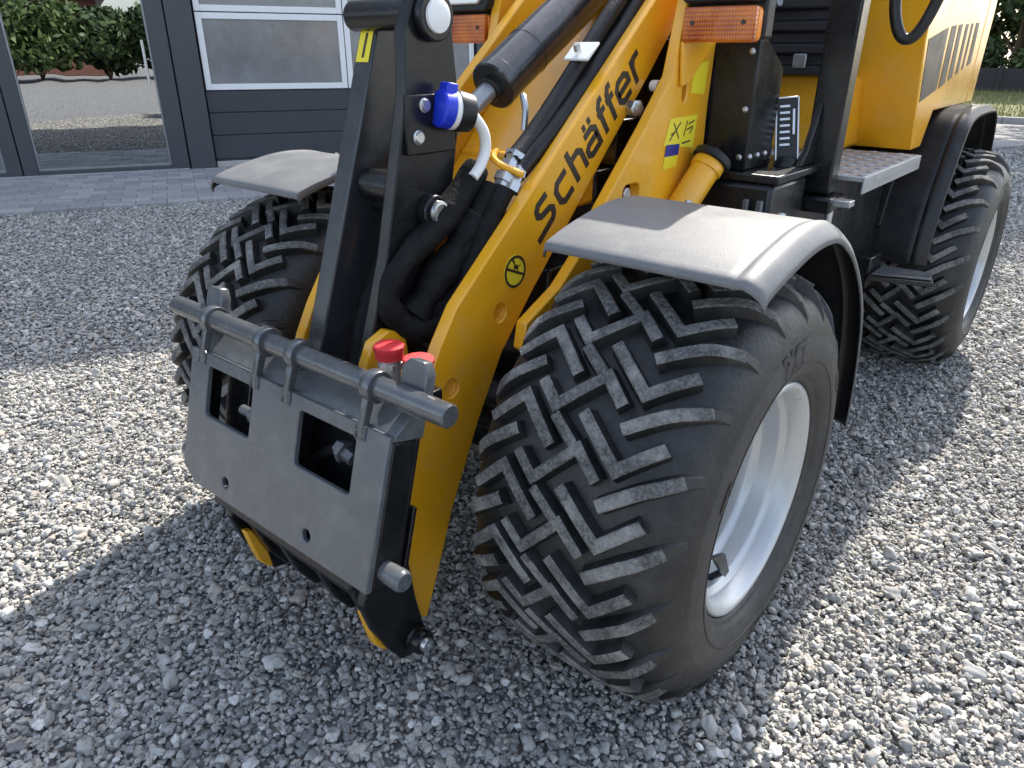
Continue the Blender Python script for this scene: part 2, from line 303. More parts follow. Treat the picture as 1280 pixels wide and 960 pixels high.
# gravel: real stones, denser and finer detail near the machine
def gravel():
    pts = []
    def grid(x0, x1, y0, y1, sp, zj, keep):
        xs = np.arange(x0, x1, sp); ys = np.arange(y0, y1, sp*.88)
        X, Y = np.meshgrid(xs, ys); X = X + (np.arange(len(ys)) % 2)[:, None]*sp*.5
        X = X.ravel()+rng.uniform(-.42, .42, X.size)*sp; Y = Y.ravel()+rng.uniform(-.42, .42, Y.size)*sp
        k = keep(X, Y); X = X[k]; Y = Y[k]
        return np.stack([X, Y, rng.uniform(zj[0], zj[1], X.size)], 1)
    cx, cy = cam.location.x, cam.location.y
    def view(X, Y, m):
        # ground that can be seen from positions around the photographer, not hidden below the wall line
        a = np.arctan2(-(X-cx), Y-cy); d = np.hypot(X-cx, Y-cy)
        wall = (X-BP.x)*BN.x+(Y-BP.y)*BN.y
        ok = (wall > 1.98) & (a > -.75) & (a < 2.0)
        for wx, wy in ((.52, 0), (-.52, 0), (.52, 2.135), (-.52, 2.135)):
            ok &= ~((np.abs(X-wx) < .15) & (np.abs(Y-wy) < .075))
        return ok & (d >= m[0]) & (d < m[1])
    near = grid(-6, 3.2, -2.6, 5, .0118, (-.010, -.002), lambda X, Y: view(X, Y, (0, 3.4)))
    near2 = grid(-6, 3.2, -2.6, 5, .0185, (.003, .009), lambda X, Y: view(X, Y, (0, 3.4)) & (rng.random(X.size) < .62))
    mid = grid(-9, 6, -4, 9, .0178, (-.009, .003), lambda X, Y: view(X, Y, (3.4, 7.2)))
    mid2 = grid(-9, 6, -4, 9, .038, (.004, .009), lambda X, Y: view(X, Y, (3.4, 7.2)))
    far = grid(-9, 6, 2, 16, .05, (-.01, .002), lambda X, Y: view(X, Y, (7.2, 17)) & (Y < 15.4))
    sets = [(near, .0068, .33), (near2, .0068, .44), (mid, .0090, .30), (mid2, .0094, .36), (far, .026, .3)]
    P = np.concatenate([s[0] for s in sets])
    S = np.concatenate([np.clip(s[1]*np.exp(rng.normal(0, s[2], len(s[0]))), .0035, .024) for s in sets])
    big = rng.random(len(P)) < .012; S[big] *= 1.35
    rot = np.stack([rng.normal(0, .42, len(P)), rng.normal(0, .42, len(P)), rng.uniform(0, 6.28, len(P))], 1)
    me = bpy.data.meshes.new('gravel'); me.vertices.add(len(P)); me.vertices.foreach_set('co', P.astype(np.float32).ravel())
    a = me.attributes.new('size', 'FLOAT', 'POINT'); a.data.foreach_set('value', S.astype(np.float32))
    a = me.attributes.new('rot', 'FLOAT_VECTOR', 'POINT'); a.data.foreach_set('vector', rot.astype(np.float32).ravel())
    a = me.attributes.new('kindidx', 'INT', 'POINT'); a.data.foreach_set('value', rng.integers(0, 8, len(P)).astype(np.int32))
    me.update()
    o = bpy.data.objects.new('gravel', me); C.objects.link(o); me.materials.append(M['stone'])
    tag(o, 'loose light grey crushed gravel stones covering the yard', 'gravel', 'stuff')
    ng = bpy.data.node_groups.new('gravel_stones', 'GeometryNodeTree')
    ng.interface.new_socket('Geometry', in_out='INPUT', socket_type='NodeSocketGeometry'); ng.interface.new_socket('Geometry', in_out='OUTPUT', socket_type='NodeSocketGeometry')
    n = ng.nodes; l = ng.links; gi = n.new('NodeGroupInput'); go = n.new('NodeGroupOutput')
    gg = n.new('GeometryNodeGeometryToInstance')
    for k in range(8):
        ic = n.new('GeometryNodeMeshIcoSphere'); ic.inputs['Radius'].default_value = 1; ic.inputs['Subdivisions'].default_value = 3
        sp = n.new('GeometryNodeSetPosition')
        pos = n.new('GeometryNodeInputPosition'); add = n.new('ShaderNodeVectorMath'); add.operation = 'ADD'; add.inputs[1].default_value = (k*7.3, k*3.1, -k*5.7)
        l.new(pos.outputs[0], add.inputs[0])
        vo = n.new('ShaderNodeTexVoronoi'); vo.feature = 'F1'; vo.inputs['Scale'].default_value = .85
        nz = n.new('ShaderNodeTexNoise'); nz.inputs['Scale'].default_value = 1.15; nz.inputs['Detail'].default_value = 2.0
        l.new(add.outputs[0], vo.inputs['Vector']); l.new(add.outputs[0], nz.inputs['Vector'])
        m1 = n.new('ShaderNodeMath'); m1.operation = 'MULTIPLY_ADD'; m1.inputs[1].default_value = -.80; m1.inputs[2].default_value = .80
        l.new(vo.outputs['Distance'], m1.inputs[0])
        m2 = n.new('ShaderNodeMath'); m2.operation = 'MULTIPLY_ADD'; m2.inputs[1].default_value = .75; l.new(nz.outputs[0], m2.inputs[0]); l.new(m1.outputs[0], m2.inputs[2])
        sc_ = n.new('ShaderNodeVectorMath'); sc_.operation = 'SCALE'; l.new(pos.outputs[0], sc_.inputs[0]); l.new(m2.outputs[0], sc_.inputs['Scale'])
        l.new(ic.outputs[0], sp.inputs['Geometry']); l.new(sc_.outputs[0], sp.inputs['Position'])
        tr = n.new('GeometryNodeTransform'); tr.inputs['Scale'].default_value = (1.12+.1*math.sin(k*2.1), .86+.1*math.cos(k*1.3), .58+.1*math.sin(k*3.7))
        l.new(sp.outputs[0], tr.inputs['Geometry'])
        ss = n.new('GeometryNodeSetShadeSmooth'); l.new(tr.outputs[0], ss.inputs['Geometry'])
        sm = n.new('GeometryNodeSetMaterial'); sm.inputs['Material'].default_value = M['stone']; l.new(ss.outputs[0], sm.inputs['Geometry'])
        l.new(sm.outputs[0], gg.inputs[0])
    ip = n.new('GeometryNodeInstanceOnPoints'); l.new(gi.outputs[0], ip.inputs['Points']); l.new(gg.outputs[0], ip.inputs['Instance'])
    ip.inputs['Pick Instance'].default_value = True
    def attr(nm, t):
        a = n.new('GeometryNodeInputNamedAttribute'); a.data_type = t; a.inputs['Name'].default_value = nm; return a
    l.new(attr('kindidx', 'INT').outputs['Attribute'], ip.inputs['Instance Index'])
    er = n.new('FunctionNodeEulerToRotation'); l.new(attr('rot', 'FLOAT_VECTOR').outputs['Attribute'], er.inputs[0]); l.new(er.outputs[0], ip.inputs['Rotation'])
    l.new(attr('size', 'FLOAT').outputs['Attribute'], ip.inputs['Scale'])
    l.new(ip.outputs[0], go.inputs[0])
    md = o.modifiers.new('stones', 'NODES'); md.node_group = ng
    print('gravel stones', len(P))
gravel()
# part 2 marker

# ------------------------------------------------------------------ building with glazed doors and sectional gates
bld = empty('hall_building', BP, math.atan2(.893, .45))
tag(bld, 'anthracite commercial hall with glass doors and white framed gate windows behind the loader', 'building')
HB = 8.9
gates = [.25, 3.55, 6.85]
doors = [(-3.1, -1.66), (-1.39, -.18)]
w = MB()
w.box(-15, 11, .10, .4, 2.62, HB)                       # upper wall
w.box(-15, -3.4, .10, .4, 0, 2.62); w.box(9.95, 11, .10, .4, 0, 2.62)
w.box(-15, -14.7, .4, 14, 0, HB); w.box(10.7, 11, .4, 14, 0, HB); w.box(-15, 11, 13.7, 14, 0, HB)
w.build('wall', 'render', bld, .01)
MB().box(-15.2, 11.2, -.0, 14.2, HB, HB+.25).build('roof', 'roof', bld, .02)
for x0, x1 in ((-.0, .25), (3.25, 3.55), (6.55, 6.85), (9.65, 9.95)):
    MB().box(x0+.002, x1-.002, -.03, .098, 0, 2.62).build('column', 'door', bld, .006)
for i in range(5):
    fr = MB().box(-13+i*5, -11.4+i*5, .07, .099, 4.6, 6.0).build('window', 'whiteframe', bld, .006)
    MB().box(-12.93+i*5, -12.23+i*5, .05, .069, 4.67, 5.93).build('pane', 'acrylic', fr); MB().box(-12.17+i*5, -11.47+i*5, .05, .069, 4.67, 5.93).build('pane', 'acrylic', fr)
# glazed doors
for k, (a, b) in enumerate(doors):
    f = MB(); f.box(a-.13, a, -.02, .06, 0, 2.6); f.box(b, b+.17 if k else b+.13, -.02, .06, 0, 2.6); f.box(a, b, -.02, .06, 0.0, .065); f.box(a, b, -.02, .06, 2.12, 2.6)
    d = f.build('glazed_door', 'door', bld, .006)
    fi = MB(); fi.box(a+.002, a+.018, -.004, .05, .067, 2.118); fi.box(b-.018, b-.002, -.004, .05, .067, 2.118); fi.box(a+.02, b-.02, -.004, .05, .067, .083); fi.box(a+.02, b-.02, -.004, .05, 2.10, 2.118)
    fi.build('glazing_bead', 'whiteframe' if False else 'steelgrey', d)
    MB().box(a+.018, b-.018, .015, .03, .083, 2.10).build('pane', 'glass', d)
    MB().cyl((b-.07, -.05, .85), (b-.07, -.05, 1.25), .012).cyl((b-.07, -.05, .9), (b-.07, -.0, .9), .008).cyl((b-.07, -.05, 1.2), (b-.07, -.0, 1.2), .008).build('door_handle', 'steel', d)
MB().box(-3.4, -.02, -.045, -.022, .003, .03).build('threshold', 'kerb', bld, .004)
# sectional gates: dark panels with rows of white framed windows
for gx in gates:
    p = MB()
    for z0, z1 in ((.10, .335), (.341, .56), (.566, .775)): p.box(gx+.01, gx+2.99, .03, .08, z0, z1)
    p.box(gx+.01, gx+2.99, .052, .095, .06, 2.6); p.box(gx+.01, gx+2.99, .03, .08, 2.26, 2.6)
    gt = p.build('sectional_gate', 'doordark', bld, .006)
    MB().box(gx+.01, gx+2.99, .022, .05, .012, .075).build('bottom_seal', 'roofpale', gt, .005)
    for rz0, rz1 in ((.785, 1.505), (1.515, 2.25)):
        for wx0, wx1 in ((gx+.02, gx+1.485), (gx+1.495, gx+2.98)):
            t = .058
            f = MB(); f.box(wx0, wx0+t, .018, .05, rz0, rz1); f.box(wx1-t, wx1, .018, .05, rz0, rz1); f.box(wx0+t, wx1-t, .018, .05, rz0, rz0+t); f.box(wx0+t, wx1-t, .018, .05, rz1-t, rz1)
            fr = f.build('window_frame', 'whiteframe', gt, .004)
            MB().box(wx0+t, wx1-t, .034, .046, rz0+t, rz1-t).build('pane', 'acrylic', gt)
# paving in front of the building
pav = empty('paving', BP, math.atan2(.893, .45)); bpy.data.objects.remove(pav)
pm = MB().add([(-15, -1.97, 0), (11, -1.97, 0), (11, .1, 0), (-15, .1, 0)], [(0, 1, 2, 3)]).build('paving', 'joint')
pm.location = BP; pm.rotation_euler = (0, 0, math.atan2(.893, .45)); tag(pm, kind='structure')
pmesh = MB().box(-.118, .118, -.078, .078, 0, .02)
pme = pmesh.mesh('paver', M['paver'])
rest = MB()
for r in range(12):
    for c in range(-64, 46):
        x = c*.24+(r % 2)*.12; y = -.1-r*.16
        z = random.uniform(-.002, .002)
        if -2.4 < x < 3.4:
            o = bpy.data.objects.new('paver', pme); C.objects.link(o); o.parent = pm; o.location = (x, y, z)
        elif -15 < x < 10.9: rest.box(x-.118, x+.118, y-.078, y+.078, z, z+.02)
tag(rest.build('paver_field', 'paver', pm), kind='stuff')

# ------------------------------------------------------------------ vegetation and things far behind
def leaves(centres, radii, n, size, squash=.8):
    V = []; F = []
    k = rng.integers(0, len(centres), n); c = np.array(centres)[k]; r = np.array(radii)[k][:, None]
    d = rng.normal(0, 1, (n, 3)); d /= np.linalg.norm(d, axis=1)[:, None]
    p = c+d*r*(rng.random((n, 1))**.45)*np.array([1, 1, squash])
    a = rng.normal(0, 1, (n, 3)); a /= np.linalg.norm(a, axis=1)[:, None]
    b = np.cross(a, rng.normal(0, 1, (n, 3))); b /= np.linalg.norm(b, axis=1)[:, None]
    s = size*rng.uniform(.6, 1.4, (n, 1))
    q = np.stack([p-a*s, p+b*s*.5, p+a*s, p-b*s*.5], 1).reshape(-1, 3)
    me = bpy.data.meshes.new('leaves'); me.from_pydata(q.tolist(), [], [(4*i, 4*i+1, 4*i+2, 4*i+3) for i in range(n)]); return me
def tree(name, loc, h, cr, n, size, m, label, trunk=.16, base=.35):
    t = empty(name, loc); tag(t, label, 'tree')
    mb = MB(); mb.tube([(0,0,-.1), (.05,.03,h*.3), (-.04,.05,h*.6), (0,0,h*.85)], lambda q: trunk*(1-.75*q), 12)
    cs = []; rs = []
    for k in range(13):
        a = k*2.4; zz = h*(base+.1)+(h*(1-base)-.6)*((k+.5)/13); rad = cr*(.75 if zz < h*.75 else .45)*random.uniform(.5, 1)
        e = (rad*math.cos(a), rad*math.sin(a), zz); cs.append(e); rs.append(cr*random.uniform(.3, .5))
        mb.tube([(0, 0, zz-h*.16), (e[0]*.5, e[1]*.5, zz-h*.06), e], lambda q: trunk*.35*(1-.8*q), 6, 4)
    mb.build('trunk', 'bark', t)
    me = leaves(cs, rs, n, size); me.materials.append(M[m]); o = bpy.data.objects.new('crown', me); C.objects.link(o); o.parent = t
    return t
def bush(name, loc, r, h, n, size, m, label, cat='bush'):
    t = empty(name, loc); tag(t, label, cat)
    cs = []; rs = []
    for k in range(9): a = k*2.4; cs.append((r*.6*math.cos(a)*random.random(), r*.6*math.sin(a)*random.random(), h*(.3+.4*random.random()))); rs.append(r*random.uniform(.4, .6))
    mb = MB()
    for k in range(5): mb.tube([(0, 0, -.05), (cs[k][0]*.5, cs[k][1]*.5, h*.25), cs[k]], lambda q: .04*(1-.7*q), 6, 4)
    mb.build('stem', 'bark', t)
    me = leaves(cs, rs, n, size, h/(2*r)); me.materials.append(M[m]); o = bpy.data.objects.new('foliage', me); C.objects.link(o); o.parent = t
    return t
tree('tree', (-2.9, 15.9, 0), 11.5, 3.6, 9000, .17, 'leaf2', 'tall tree hidden behind the loader whose crown shades the far gravel', .2, .42)
tree('tree', (.9, 19.6, 0), 12.5, 3.8, 9000, .17, 'leaf2', 'tall tree beyond the kerb right of the loader', .2, .42)
tree('tree', (-3.1, 31.5, 0), 9, 3.2, 9000, .16, 'leaf', 'dark tree beyond the garden wall at the upper right corner', .2, .08)
tree('tree', (-5.4, 33.0, 0), 10, 3.2, 7000, .17, 'leaf', 'dark tree beyond the garden wall mostly hidden by the yellow bonnet', .2, .08)
tree('tree', (.3, 33.5, 0), 9, 3.2, 7000, .17, 'leaf2', 'tree beyond the garden wall just outside the right edge', .2, .08)
bush('bush', (-2.35, 29.4, 0), 1.1, 1.7, 2500, .09, 'leaf2', 'light green bush behind the garden wall at the right edge')
bush('bush', (-3.75, 29.3, 0), .9, 1.9, 2500, .09, 'leaf', 'dark bush behind the garden wall next to the bonnet')
kb = MB()
for i in range(-14, 15): kb.box(i*1.0+.004, i*1.0+.996, 15.45, 15.60, -.05, .10)
tag(kb.build('kerb', 'kerb', None, .012), kind='structure')
gs = MB().add([(-60, 15.6, .03), (60, 15.6, .03), (60, 90, .05), (-60, 90, .05)], [(0, 1, 2, 3)]).build('grass_field', 'grass'); tag(gs, kind='structure')
nb = 9000; bx = rng.uniform(-5, 2.5, nb); by = 15.7+12.5*rng.random(nb)**1.5; bh = rng.uniform(.06, .22, nb); ba = rng.uniform(0, 6.28, nb)
q = np.stack([np.stack([bx-.008*np.cos(ba), by-.008*np.sin(ba), np.full(nb, .02)], 1), np.stack([bx+.008*np.cos(ba), by+.008*np.sin(ba), np.full(nb, .02)], 1),
              np.stack([bx+rng.normal(0, .05, nb), by+rng.normal(0, .05, nb), bh], 1)], 1).reshape(-1, 3)
me = bpy.data.meshes.new('grass'); me.from_pydata(q.tolist(), [], [(3*i, 3*i+1, 3*i+2) for i in range(nb)]); me.materials.append(M['grassblade'])
o = bpy.data.objects.new('grass', me); C.objects.link(o); tag(o, 'dry yellowish green grass strip beyond the kerb', 'grass', 'stuff')
gw = empty('garden_wall', (0, 28.3, 0)); tag(gw, 'low dark wall beyond the grass at the right edge', 'wall')
for i in range(-8, 5): MB().box(i*1.5+.01, i*1.5+1.49, 0, .18, -.05, .72).build('panel', 'fencedark', gw, .01)
for i in range(-8, 6): MB().box(i*1.5-.07, i*1.5+.07, -.03, .21, -.05, .80).build('post', 'fencedark', gw, .01)
sh = empty('shed', (-2.2, 36.5, 0)); tag(sh, 'low shed with pale roof behind the garden wall', 'shed')
MB().box(-1.2, 3, 0, 3, 0, 1.05).build('wall', 'fencedark', sh, .02); MB().prism([(-.3, 1.05), (3.3, 1.05), (1.5, 1.75)], -1.4, 3.2).build('roof', 'roofpale', sh, .01)

# across the yard behind the photographer: only seen mirrored in the glass
ho = empty('brick_house', (27.5, -25, 0), R(58)); tag(ho, 'red brick house across the yard mirrored in the glass door', 'house')
MB().box(-6, 6, 0, 8, 0, 3.4).build('wall', 'brickred', ho, .02); MB().prism([(-.5, 3.4), (8.5, 3.4), (4, 6.6)], -6.4, 6.4).build('roof', 'roof', ho)
for i in range(3): 
    wv = MB().box(-4.6+i*3.6, -3.2+i*3.6, 8.0, 8.04, 1.0, 2.3).build('window', 'whiteframe', ho, .005); MB().box(-4.52+i*3.6, -3.28+i*3.6, 8.041, 8.05, 1.08, 2.22).build('pane', 'acrylic', wv)
for i, (dx, r, h, m) in enumerate(((-11, 2.3, 3.4, 'leaf'), (-8.6, 2.2, 2.9, 'leaf2'), (-6.2, 2.3, 3.2, 'leaf'), (-3.8, 2.2, 2.7, 'leaf'), (-1.4, 2.3, 3.3, 'leaf2'), (1, 2.2, 3.0, 'leaf'), (3.4, 2.3, 3.4, 'leaf'), (5.8, 2.2, 2.6, 'leaf2'), (8.2, 2.3, 3.2, 'leaf'))):
    bush('bush', (16.5+.525*dx, -12.6+.85*dx, 0), r, h, 7000, .16, m, ['first', 'second', 'third', 'fourth', 'fifth', 'sixth', 'seventh', 'eighth', 'ninth'][i]+' bush of the row mirrored in the glass, counted from the brick house')

# ------------------------------------------------------------------ wheel loader
ldr = empty('wheel_loader', (0, 0, 0))
tag(ldr, 'yellow articulated wheel loader with grey front coupler standing on the gravel', 'wheel loader')

# tyre section (x, r) of the carcass, catmull sampled
_half = [(0, .403), (.06, .4022), (.11, .3985), (.15, .389), (.18, .373), (.2, .345), (.2115, .312), (.2145, .287), (.2115, .266), (.2035, .249), (.196, .241), (.192, .2335), (.183, .229), (.176, .227)]
_pp = [Vector((x, r, 0)) for x, r in _half]; _pp = [Vector((-.06, .4022, 0))]+_pp
_hs = []
for i in range(1, len(_pp)-1):
    p0, p1, p2, p3 = _pp[i-1], _pp[i], _pp[i+1], _pp[min(i+2, len(_pp)-1)]
    for k in range(5):
        t = k/5; _hs.append(.5*((2*p1)+(p2-p0)*t+(2*p0-5*p1+4*p2-p3)*t*t+(3*p1-p0-3*p2+p3)*t**3))
_hs.append(_pp[-1])
PX = np.array([p.x for p in _hs]); PR = np.array([p.y for p in _hs])
PS = np.concatenate([[0], np.cumsum(np.hypot(np.diff(PX), np.diff(PR)))])
def surf(s, th, h):      # point on tyre at arc position s, angle th, height h above the carcass
    a = abs(s); x = np.interp(a, PS, PX); r = np.interp(a, PS, PR)
    x2 = np.interp(a+.004, PS, PX); r2 = np.interp(a+.004, PS, PR); x1 = np.interp(max(a-.004, 0), PS, PX); r1 = np.interp(max(a-.004, 0), PS, PR)
    tx, tr = x2-x1, r2-r1; L = math.hypot(tx, tr); nx, nr = -tr/L, tx/L
    if a < .004: nx, nr = 0, 1
    x += nx*h; r += nr*h
    return (math.copysign(x, s) if a > 0 else x, -r*math.cos(th), r*math.sin(th))
def sx(x): return math.copysign(np.interp(abs(x), PX[:np.argmax(PX)+1], PS[:np.argmax(PX)+1]), x)
RC = .415
def lug(mb, pts, w, h=.0225, endh=None):
    w -= .0045; w += random.uniform(-.0008, .0008)
    P = [Vector((p[0], R(p[1])*RC)) for p in pts]
    Q = []; corner = []
    for i in range(len(P)-1):
        L = (P[i+1]-P[i]).length; k = max(1, int(L/.014))
        for j in range(k): Q.append(P[i].lerp(P[i+1], j/k))
    Q.append(P[-1]); m = len(Q); rows = []
    tot = sum((Q[i+1]-Q[i]).length for i in range(m-1)); acc = 0
    for i in range(m):
        if i: acc += (Q[i]-Q[i-1]).length
        a = (Q[i]-Q[i-1]).normalized() if i else (Q[1]-Q[0]).normalized(); b = (Q[i+1]-Q[i]).normalized() if i < m-1 else a
        n1 = Vector((-a.y, a.x)); n2 = Vector((-b.y, b.x)); n = (n1+n2).normalized(); mit = 1/max(.45, n.dot(n1))
        hh = h if endh is None else h+(endh-h)*max(0, (acc/tot-.45)/.55)
        tap = 1.0
        row = []
        for off, z in ((-.5*w-.0055, -.003), (-.5*w, hh-.0025), (-.5*w+.0025, hh), (.5*w-.0025, hh), (.5*w, hh-.0025), (.5*w+.0055, -.003)):
            q = Q[i]+n*off*mit*tap
            row.append(surf(q.x, q.y/RC, z))
        rows.append(row)
    o = len(mb.v)
    for r_ in rows: mb.v += r_
    for i in range(m-1):
        for k in range(5):
            mb.f.append((o+i*6+k, o+i*6+k+1, o+(i+1)*6+k+1, o+(i+1)*6+k)); mb.mi.append(1 if k in (0, 4) or abs(Q[i].x) > .178 else 0)
    mb.f.append(tuple(o+k for k in range(6))); mb.f.append(tuple(o+(m-1)*6+k for k in range(6))[::-1]); mb.mi += [1, 1]
tread = MB(); NL = 22; D = 360/NL
s182 = sx(.182)
for i in range(NL):
    t = i*D+36.5-2*D
    A = lambda pts: [(sx(x) if abs(x) < .19 else x, t+d*D/16.7) for x, d in pts]
    lug(tread, A([(-.080, 5.0), (-.041, .4), (.022, 10.0), (.066, 4.6)]), .023)
    lug(tread, A([(-.036, -1.6), (.018, -7.0)]), .022)
    lug(tread, A([(.010, .9), (.090, -8.3), (.146, -.6)]), .024)
    lug(tread, A([(-.150, -6.9), (-.099, .6), (-.026, -8.4)]), .024)
    lug(tread, A([(.078, 0.), (.130, 5.8), (.178, 10.8)])+[(s182+.020, t+12.2*D/16.7), (s182+.042, t+13.2*D/16.7)], .025, endh=-.002)
    lug(tread, A([(-.092, 9.6), (-.142, 4.2), (-.180, -.9)])+[(-s182-.020, t-2.4*D/16.7), (-s182-.042, t-3.4*D/16.7)], .025, endh=-.002)
tread_me = tread.mesh('tread', [M['lugtop'], M['tyre']], 30)
prof = [(-x, r) for x, r in zip(PX[::-1], PR[::-1])]+list(zip(PX[1:], PR[1:]))
tb = MB().lathe_x(prof, 128); np_ = len(prof)
tb.mi = [1 if (prof[j][1]+prof[j+1][1])/2 < .318 else 0 for j in range(np_-1) for k in range(128)]
tyre_me = tb.mesh('tyre', [M['tyre'], M['sidewall']], 40)
# raised sidewall ring and lettering
rb = MB().lathe_x([(.2105, .2755), (.2145, .2765), (.2150, .2735), (.2110, .2715)], 128)
def sidewall_text(txt, r0, ang, size):
    cu = bpy.data.curves.new('t', 'FONT'); cu.body = txt; cu.size = size; cu.align_x = 'CENTER'; cu.offset = .0022
    ob = bpy.data.objects.new('t', cu); C.objects.link(ob); bpy.context.view_layer.update()
    me = bpy.data.meshes.new_from_object(ob.evaluated_get(bpy.context.evaluated_depsgraph_get())); vs = [v.co.copy() for v in me.vertices]; fs = [tuple(p.vertices) for p in me.polygons]
    bpy.data.objects.remove(ob); bpy.data.curves.remove(cu)
    lo = np.argmax(PX); out = []
    for v in vs:
        r = r0+v.y; x = np.interp(r, PR[lo:][::-1], PX[lo:][::-1]) if r < PR[lo] else np.interp(r, PR[:lo+1][::-1], PX[:lo+1][::-1])
        a = R(ang)-v.x/r0
        out.append((x+.0016, r*math.cos(a), r*math.sin(a)))
    rb.add(out, fs)
sidewall_text('BKT', .283, 95, .052); sidewall_text('BKT', .272, 150, .026); sidewall_text('BKT', .300, 30, .030); sidewall_text('BKT', .290, 275, .040)
ring_me = rb.mesh('sidewall_lettering', M['letter'])
rimp = [(.176, .2275), (.186, .2285), (.1905, .2255), (.1915, .2205), (.1885, .2150), (.1835, .2125), (.180, .2080), (.156, .2050), (.150, .2025), (.147, .1960), (.141, .1935), (.112, .1920), (.105, .1890), (.101, .1815), (.094, .1790), (.060, .1780), (.036, .1765), (.028, .170), (.024, .155), (.020, .120), (.026, .095), (.032, .088), (.032, .0005)]
rim = MB().lathe_x(rimp, 128); rim.lathe_x([(.028, .1795), (-.10, .181), (-.15, .206), (-.180, .209), (-.1905, .2230), (-.186, .2285), (-.176, .2275)], 96)
for k in range(8):
    a = k*math.pi/4+.2; rim.cyl((.018, .125*math.cos(a), .125*math.sin(a)), (.040, .125*math.cos(a), .125*math.sin(a)), .011, n=6)
rim_me = rim.mesh('rim', M['rim'], 50)
hub_me = MB().lathe_x([(.02, .08), (.05, .078), (.058, .06), (.075, .055), (.078, .0005)], 40).lathe_x([(-.22, .0005), (-.22, .11), (-.06, .13), (-.02, .16), (.0, .16)], 40).mesh('wheel', M['black'])
vv = MB().prism([(-.110, -.080), (-.052, -.106), (-.018, -.168), (-.034, -.172)], .150, .158).cyl((.154, -.030, -.160), (.120, -.040, -.196), .007)
valve_me = vv.mesh('valve_guard', M['black'])
for x, y, rz, lab in ((.52, 0, 0, None), (-.52, 0, math.pi, None), (.52, 2.135, 0, None), (-.52, 2.135, math.pi, None)):
    w = bpy.data.objects.new('wheel', hub_me); C.objects.link(w); w.parent = ldr; w.location = (x, y, .415); w.rotation_euler = (0, 0, rz)
    for nm, me in (('tyre', tyre_me), ('tread', tread_me), ('sidewall_lettering', ring_me), ('rim', rim_me), ('valve_guard', valve_me)):
        o = bpy.data.objects.new(nm, me); C.objects.link(o); o.parent = w
MB().cyl((-.46, 0, .415), (.46, 0, .415), .07).build('front_axle', 'black', ldr, .004)
MB().cyl((-.46, 2.135, .415), (.46, 2.135, .415), .07).build('rear_axle', 'black', ldr, .004)

# fenders
def fender(name, m, prof, x0, x1, sgn, lip, thick, bev=.0):
    P = smooth_path([(0, y, z) for y, z in prof], 6); n = len(P); mb = MB()
    xs = [(x0, lip*.45), (x0+.004, .0), (x0+.012, 0), (x1-.062, 0), (x1-.050, .0), (x1-.045, .0025), (x1-.040, .0), (x1-.030, -.0015), (x1-.018, .004), (x1-.008, .012), (x1-.002, lip*.7), (x1, lip)]
    for i, p in enumerate(P):
        T = (P[min(i+1, n-1)]-P[max(i-1, 0)]).normalized(); N = Vector((0, -T.z, T.y))
        if N.z < 0 and abs(N.y) < .5: N = -N
        for x, d in xs:
            dd = d+(.010 if i == 0 else (.002 if i == 1 else 0))
            q = p-N*dd; mb.v.append((sgn*x, q.y, q.z))
    k = len(xs); mb.f = [(i*k+j, i*k+j+1, (i+1)*k+j+1, (i+1)*k+j) for i in range(n-1) for j in range(k-1)]; mb.mi = [0]*len(mb.f)
    o = mb.build(name, m, ldr, 0, 40); s = o.modifiers.new('thickness', 'SOLIDIFY'); s.thickness = thick; s.offset = 0
    o.data.materials.append(M['blackmatt']); s.material_offset = 1  # black underside: shade under the front fender put into its colour
    return o
FP = [(-.207, .874), (-.156, .890), (-.09, .9045), (-.02, .9155), (.05, .917), (.115, .908), (.175, .885), (.25, .842), (.34, .765), (.405, .68), (.448, .577), (.473, .472), (.481, .387)]
for s in (1, -1):
    fo = fender('front_fender', 'fender', FP, .345, .728, s, .030, .0045)
    for bx_, by_, bz_ in ((.44, .12, .892), (.62, .12, .892)):
        MB().cyl((s*bx_, by_, bz_), (s*bx_, by_+.004, bz_+.012), .012).cyl((s*bx_, by_+.004, bz_+.012), (s*bx_, by_+.006, bz_+.02), .007, n=6).build('bolt', 'steel', fo)
    MB().box(s*.40-.02, s*.40+.02, .05, .10, .70, .895).box(min(s*.3, s*.42), max(s*.3, s*.42), .05, .10, .67, .70).build('fender_bracket', 'black', ldr, .004)
RP = [(1.60, .50), (1.615, .60), (1.645, .70), (1.70, .80), (1.745, .88), (1.81, .955), (1.93, .985), (2.2, .988), (2.34, .97), (2.42, .88), (2.45, .80)]
for s in (1, -1):
    fo = fender('rear_fender', 'blackmatt', RP, .24, .612, s, .022, .007)
    MB().prism([(1.60, .62), (1.64, .74), (1.69, .82), (1.70, .80), (1.655, .70), (1.625, .60)], s*.40, s*.45).build('stiffening_rib', 'blackmatt', fo, .004)

# boom: two plate arms
BO = [(-.389, .107), (-.409, .140), (-.415, .243), (-.435, .312), (-.419, .385), (-.399, .463), (-.372, .552), (-.346, .623), (-.312, .683), (-.266, .747), (.011, .977), (.277, 1.196), (.364, 1.268), (.55, 1.42), (.70, 1.50), (.76, 1.45), (.74, 1.38), (.60, 1.34), (.467, 1.233), (.355, 1.117), (.21, .978), (.072, .841), (-.046, .723), (-.139, .621), (-.209, .501), (-.246, .427), (-.297, .321), (-.321, .253), (-.378, .107)]
XB = .20
arms = []
for s in (1, -1):
    a = MB().prism(BO, s*.172, s*XB).build('boom_arm', 'yellow', ldr, .003)
    cut(a, [MB().prism(disc(-.144, .705, .0185), s*.188, s*.25), MB().prism(disc(-.285, .592, .0185), s*.188, s*.25)])
    arms.append(a)
armL = arms[0]
MB().cyl((-.171, -.29, .46), (.171, -.29, .46), .035).build('boom_cross_tube', 'yellow', ldr)
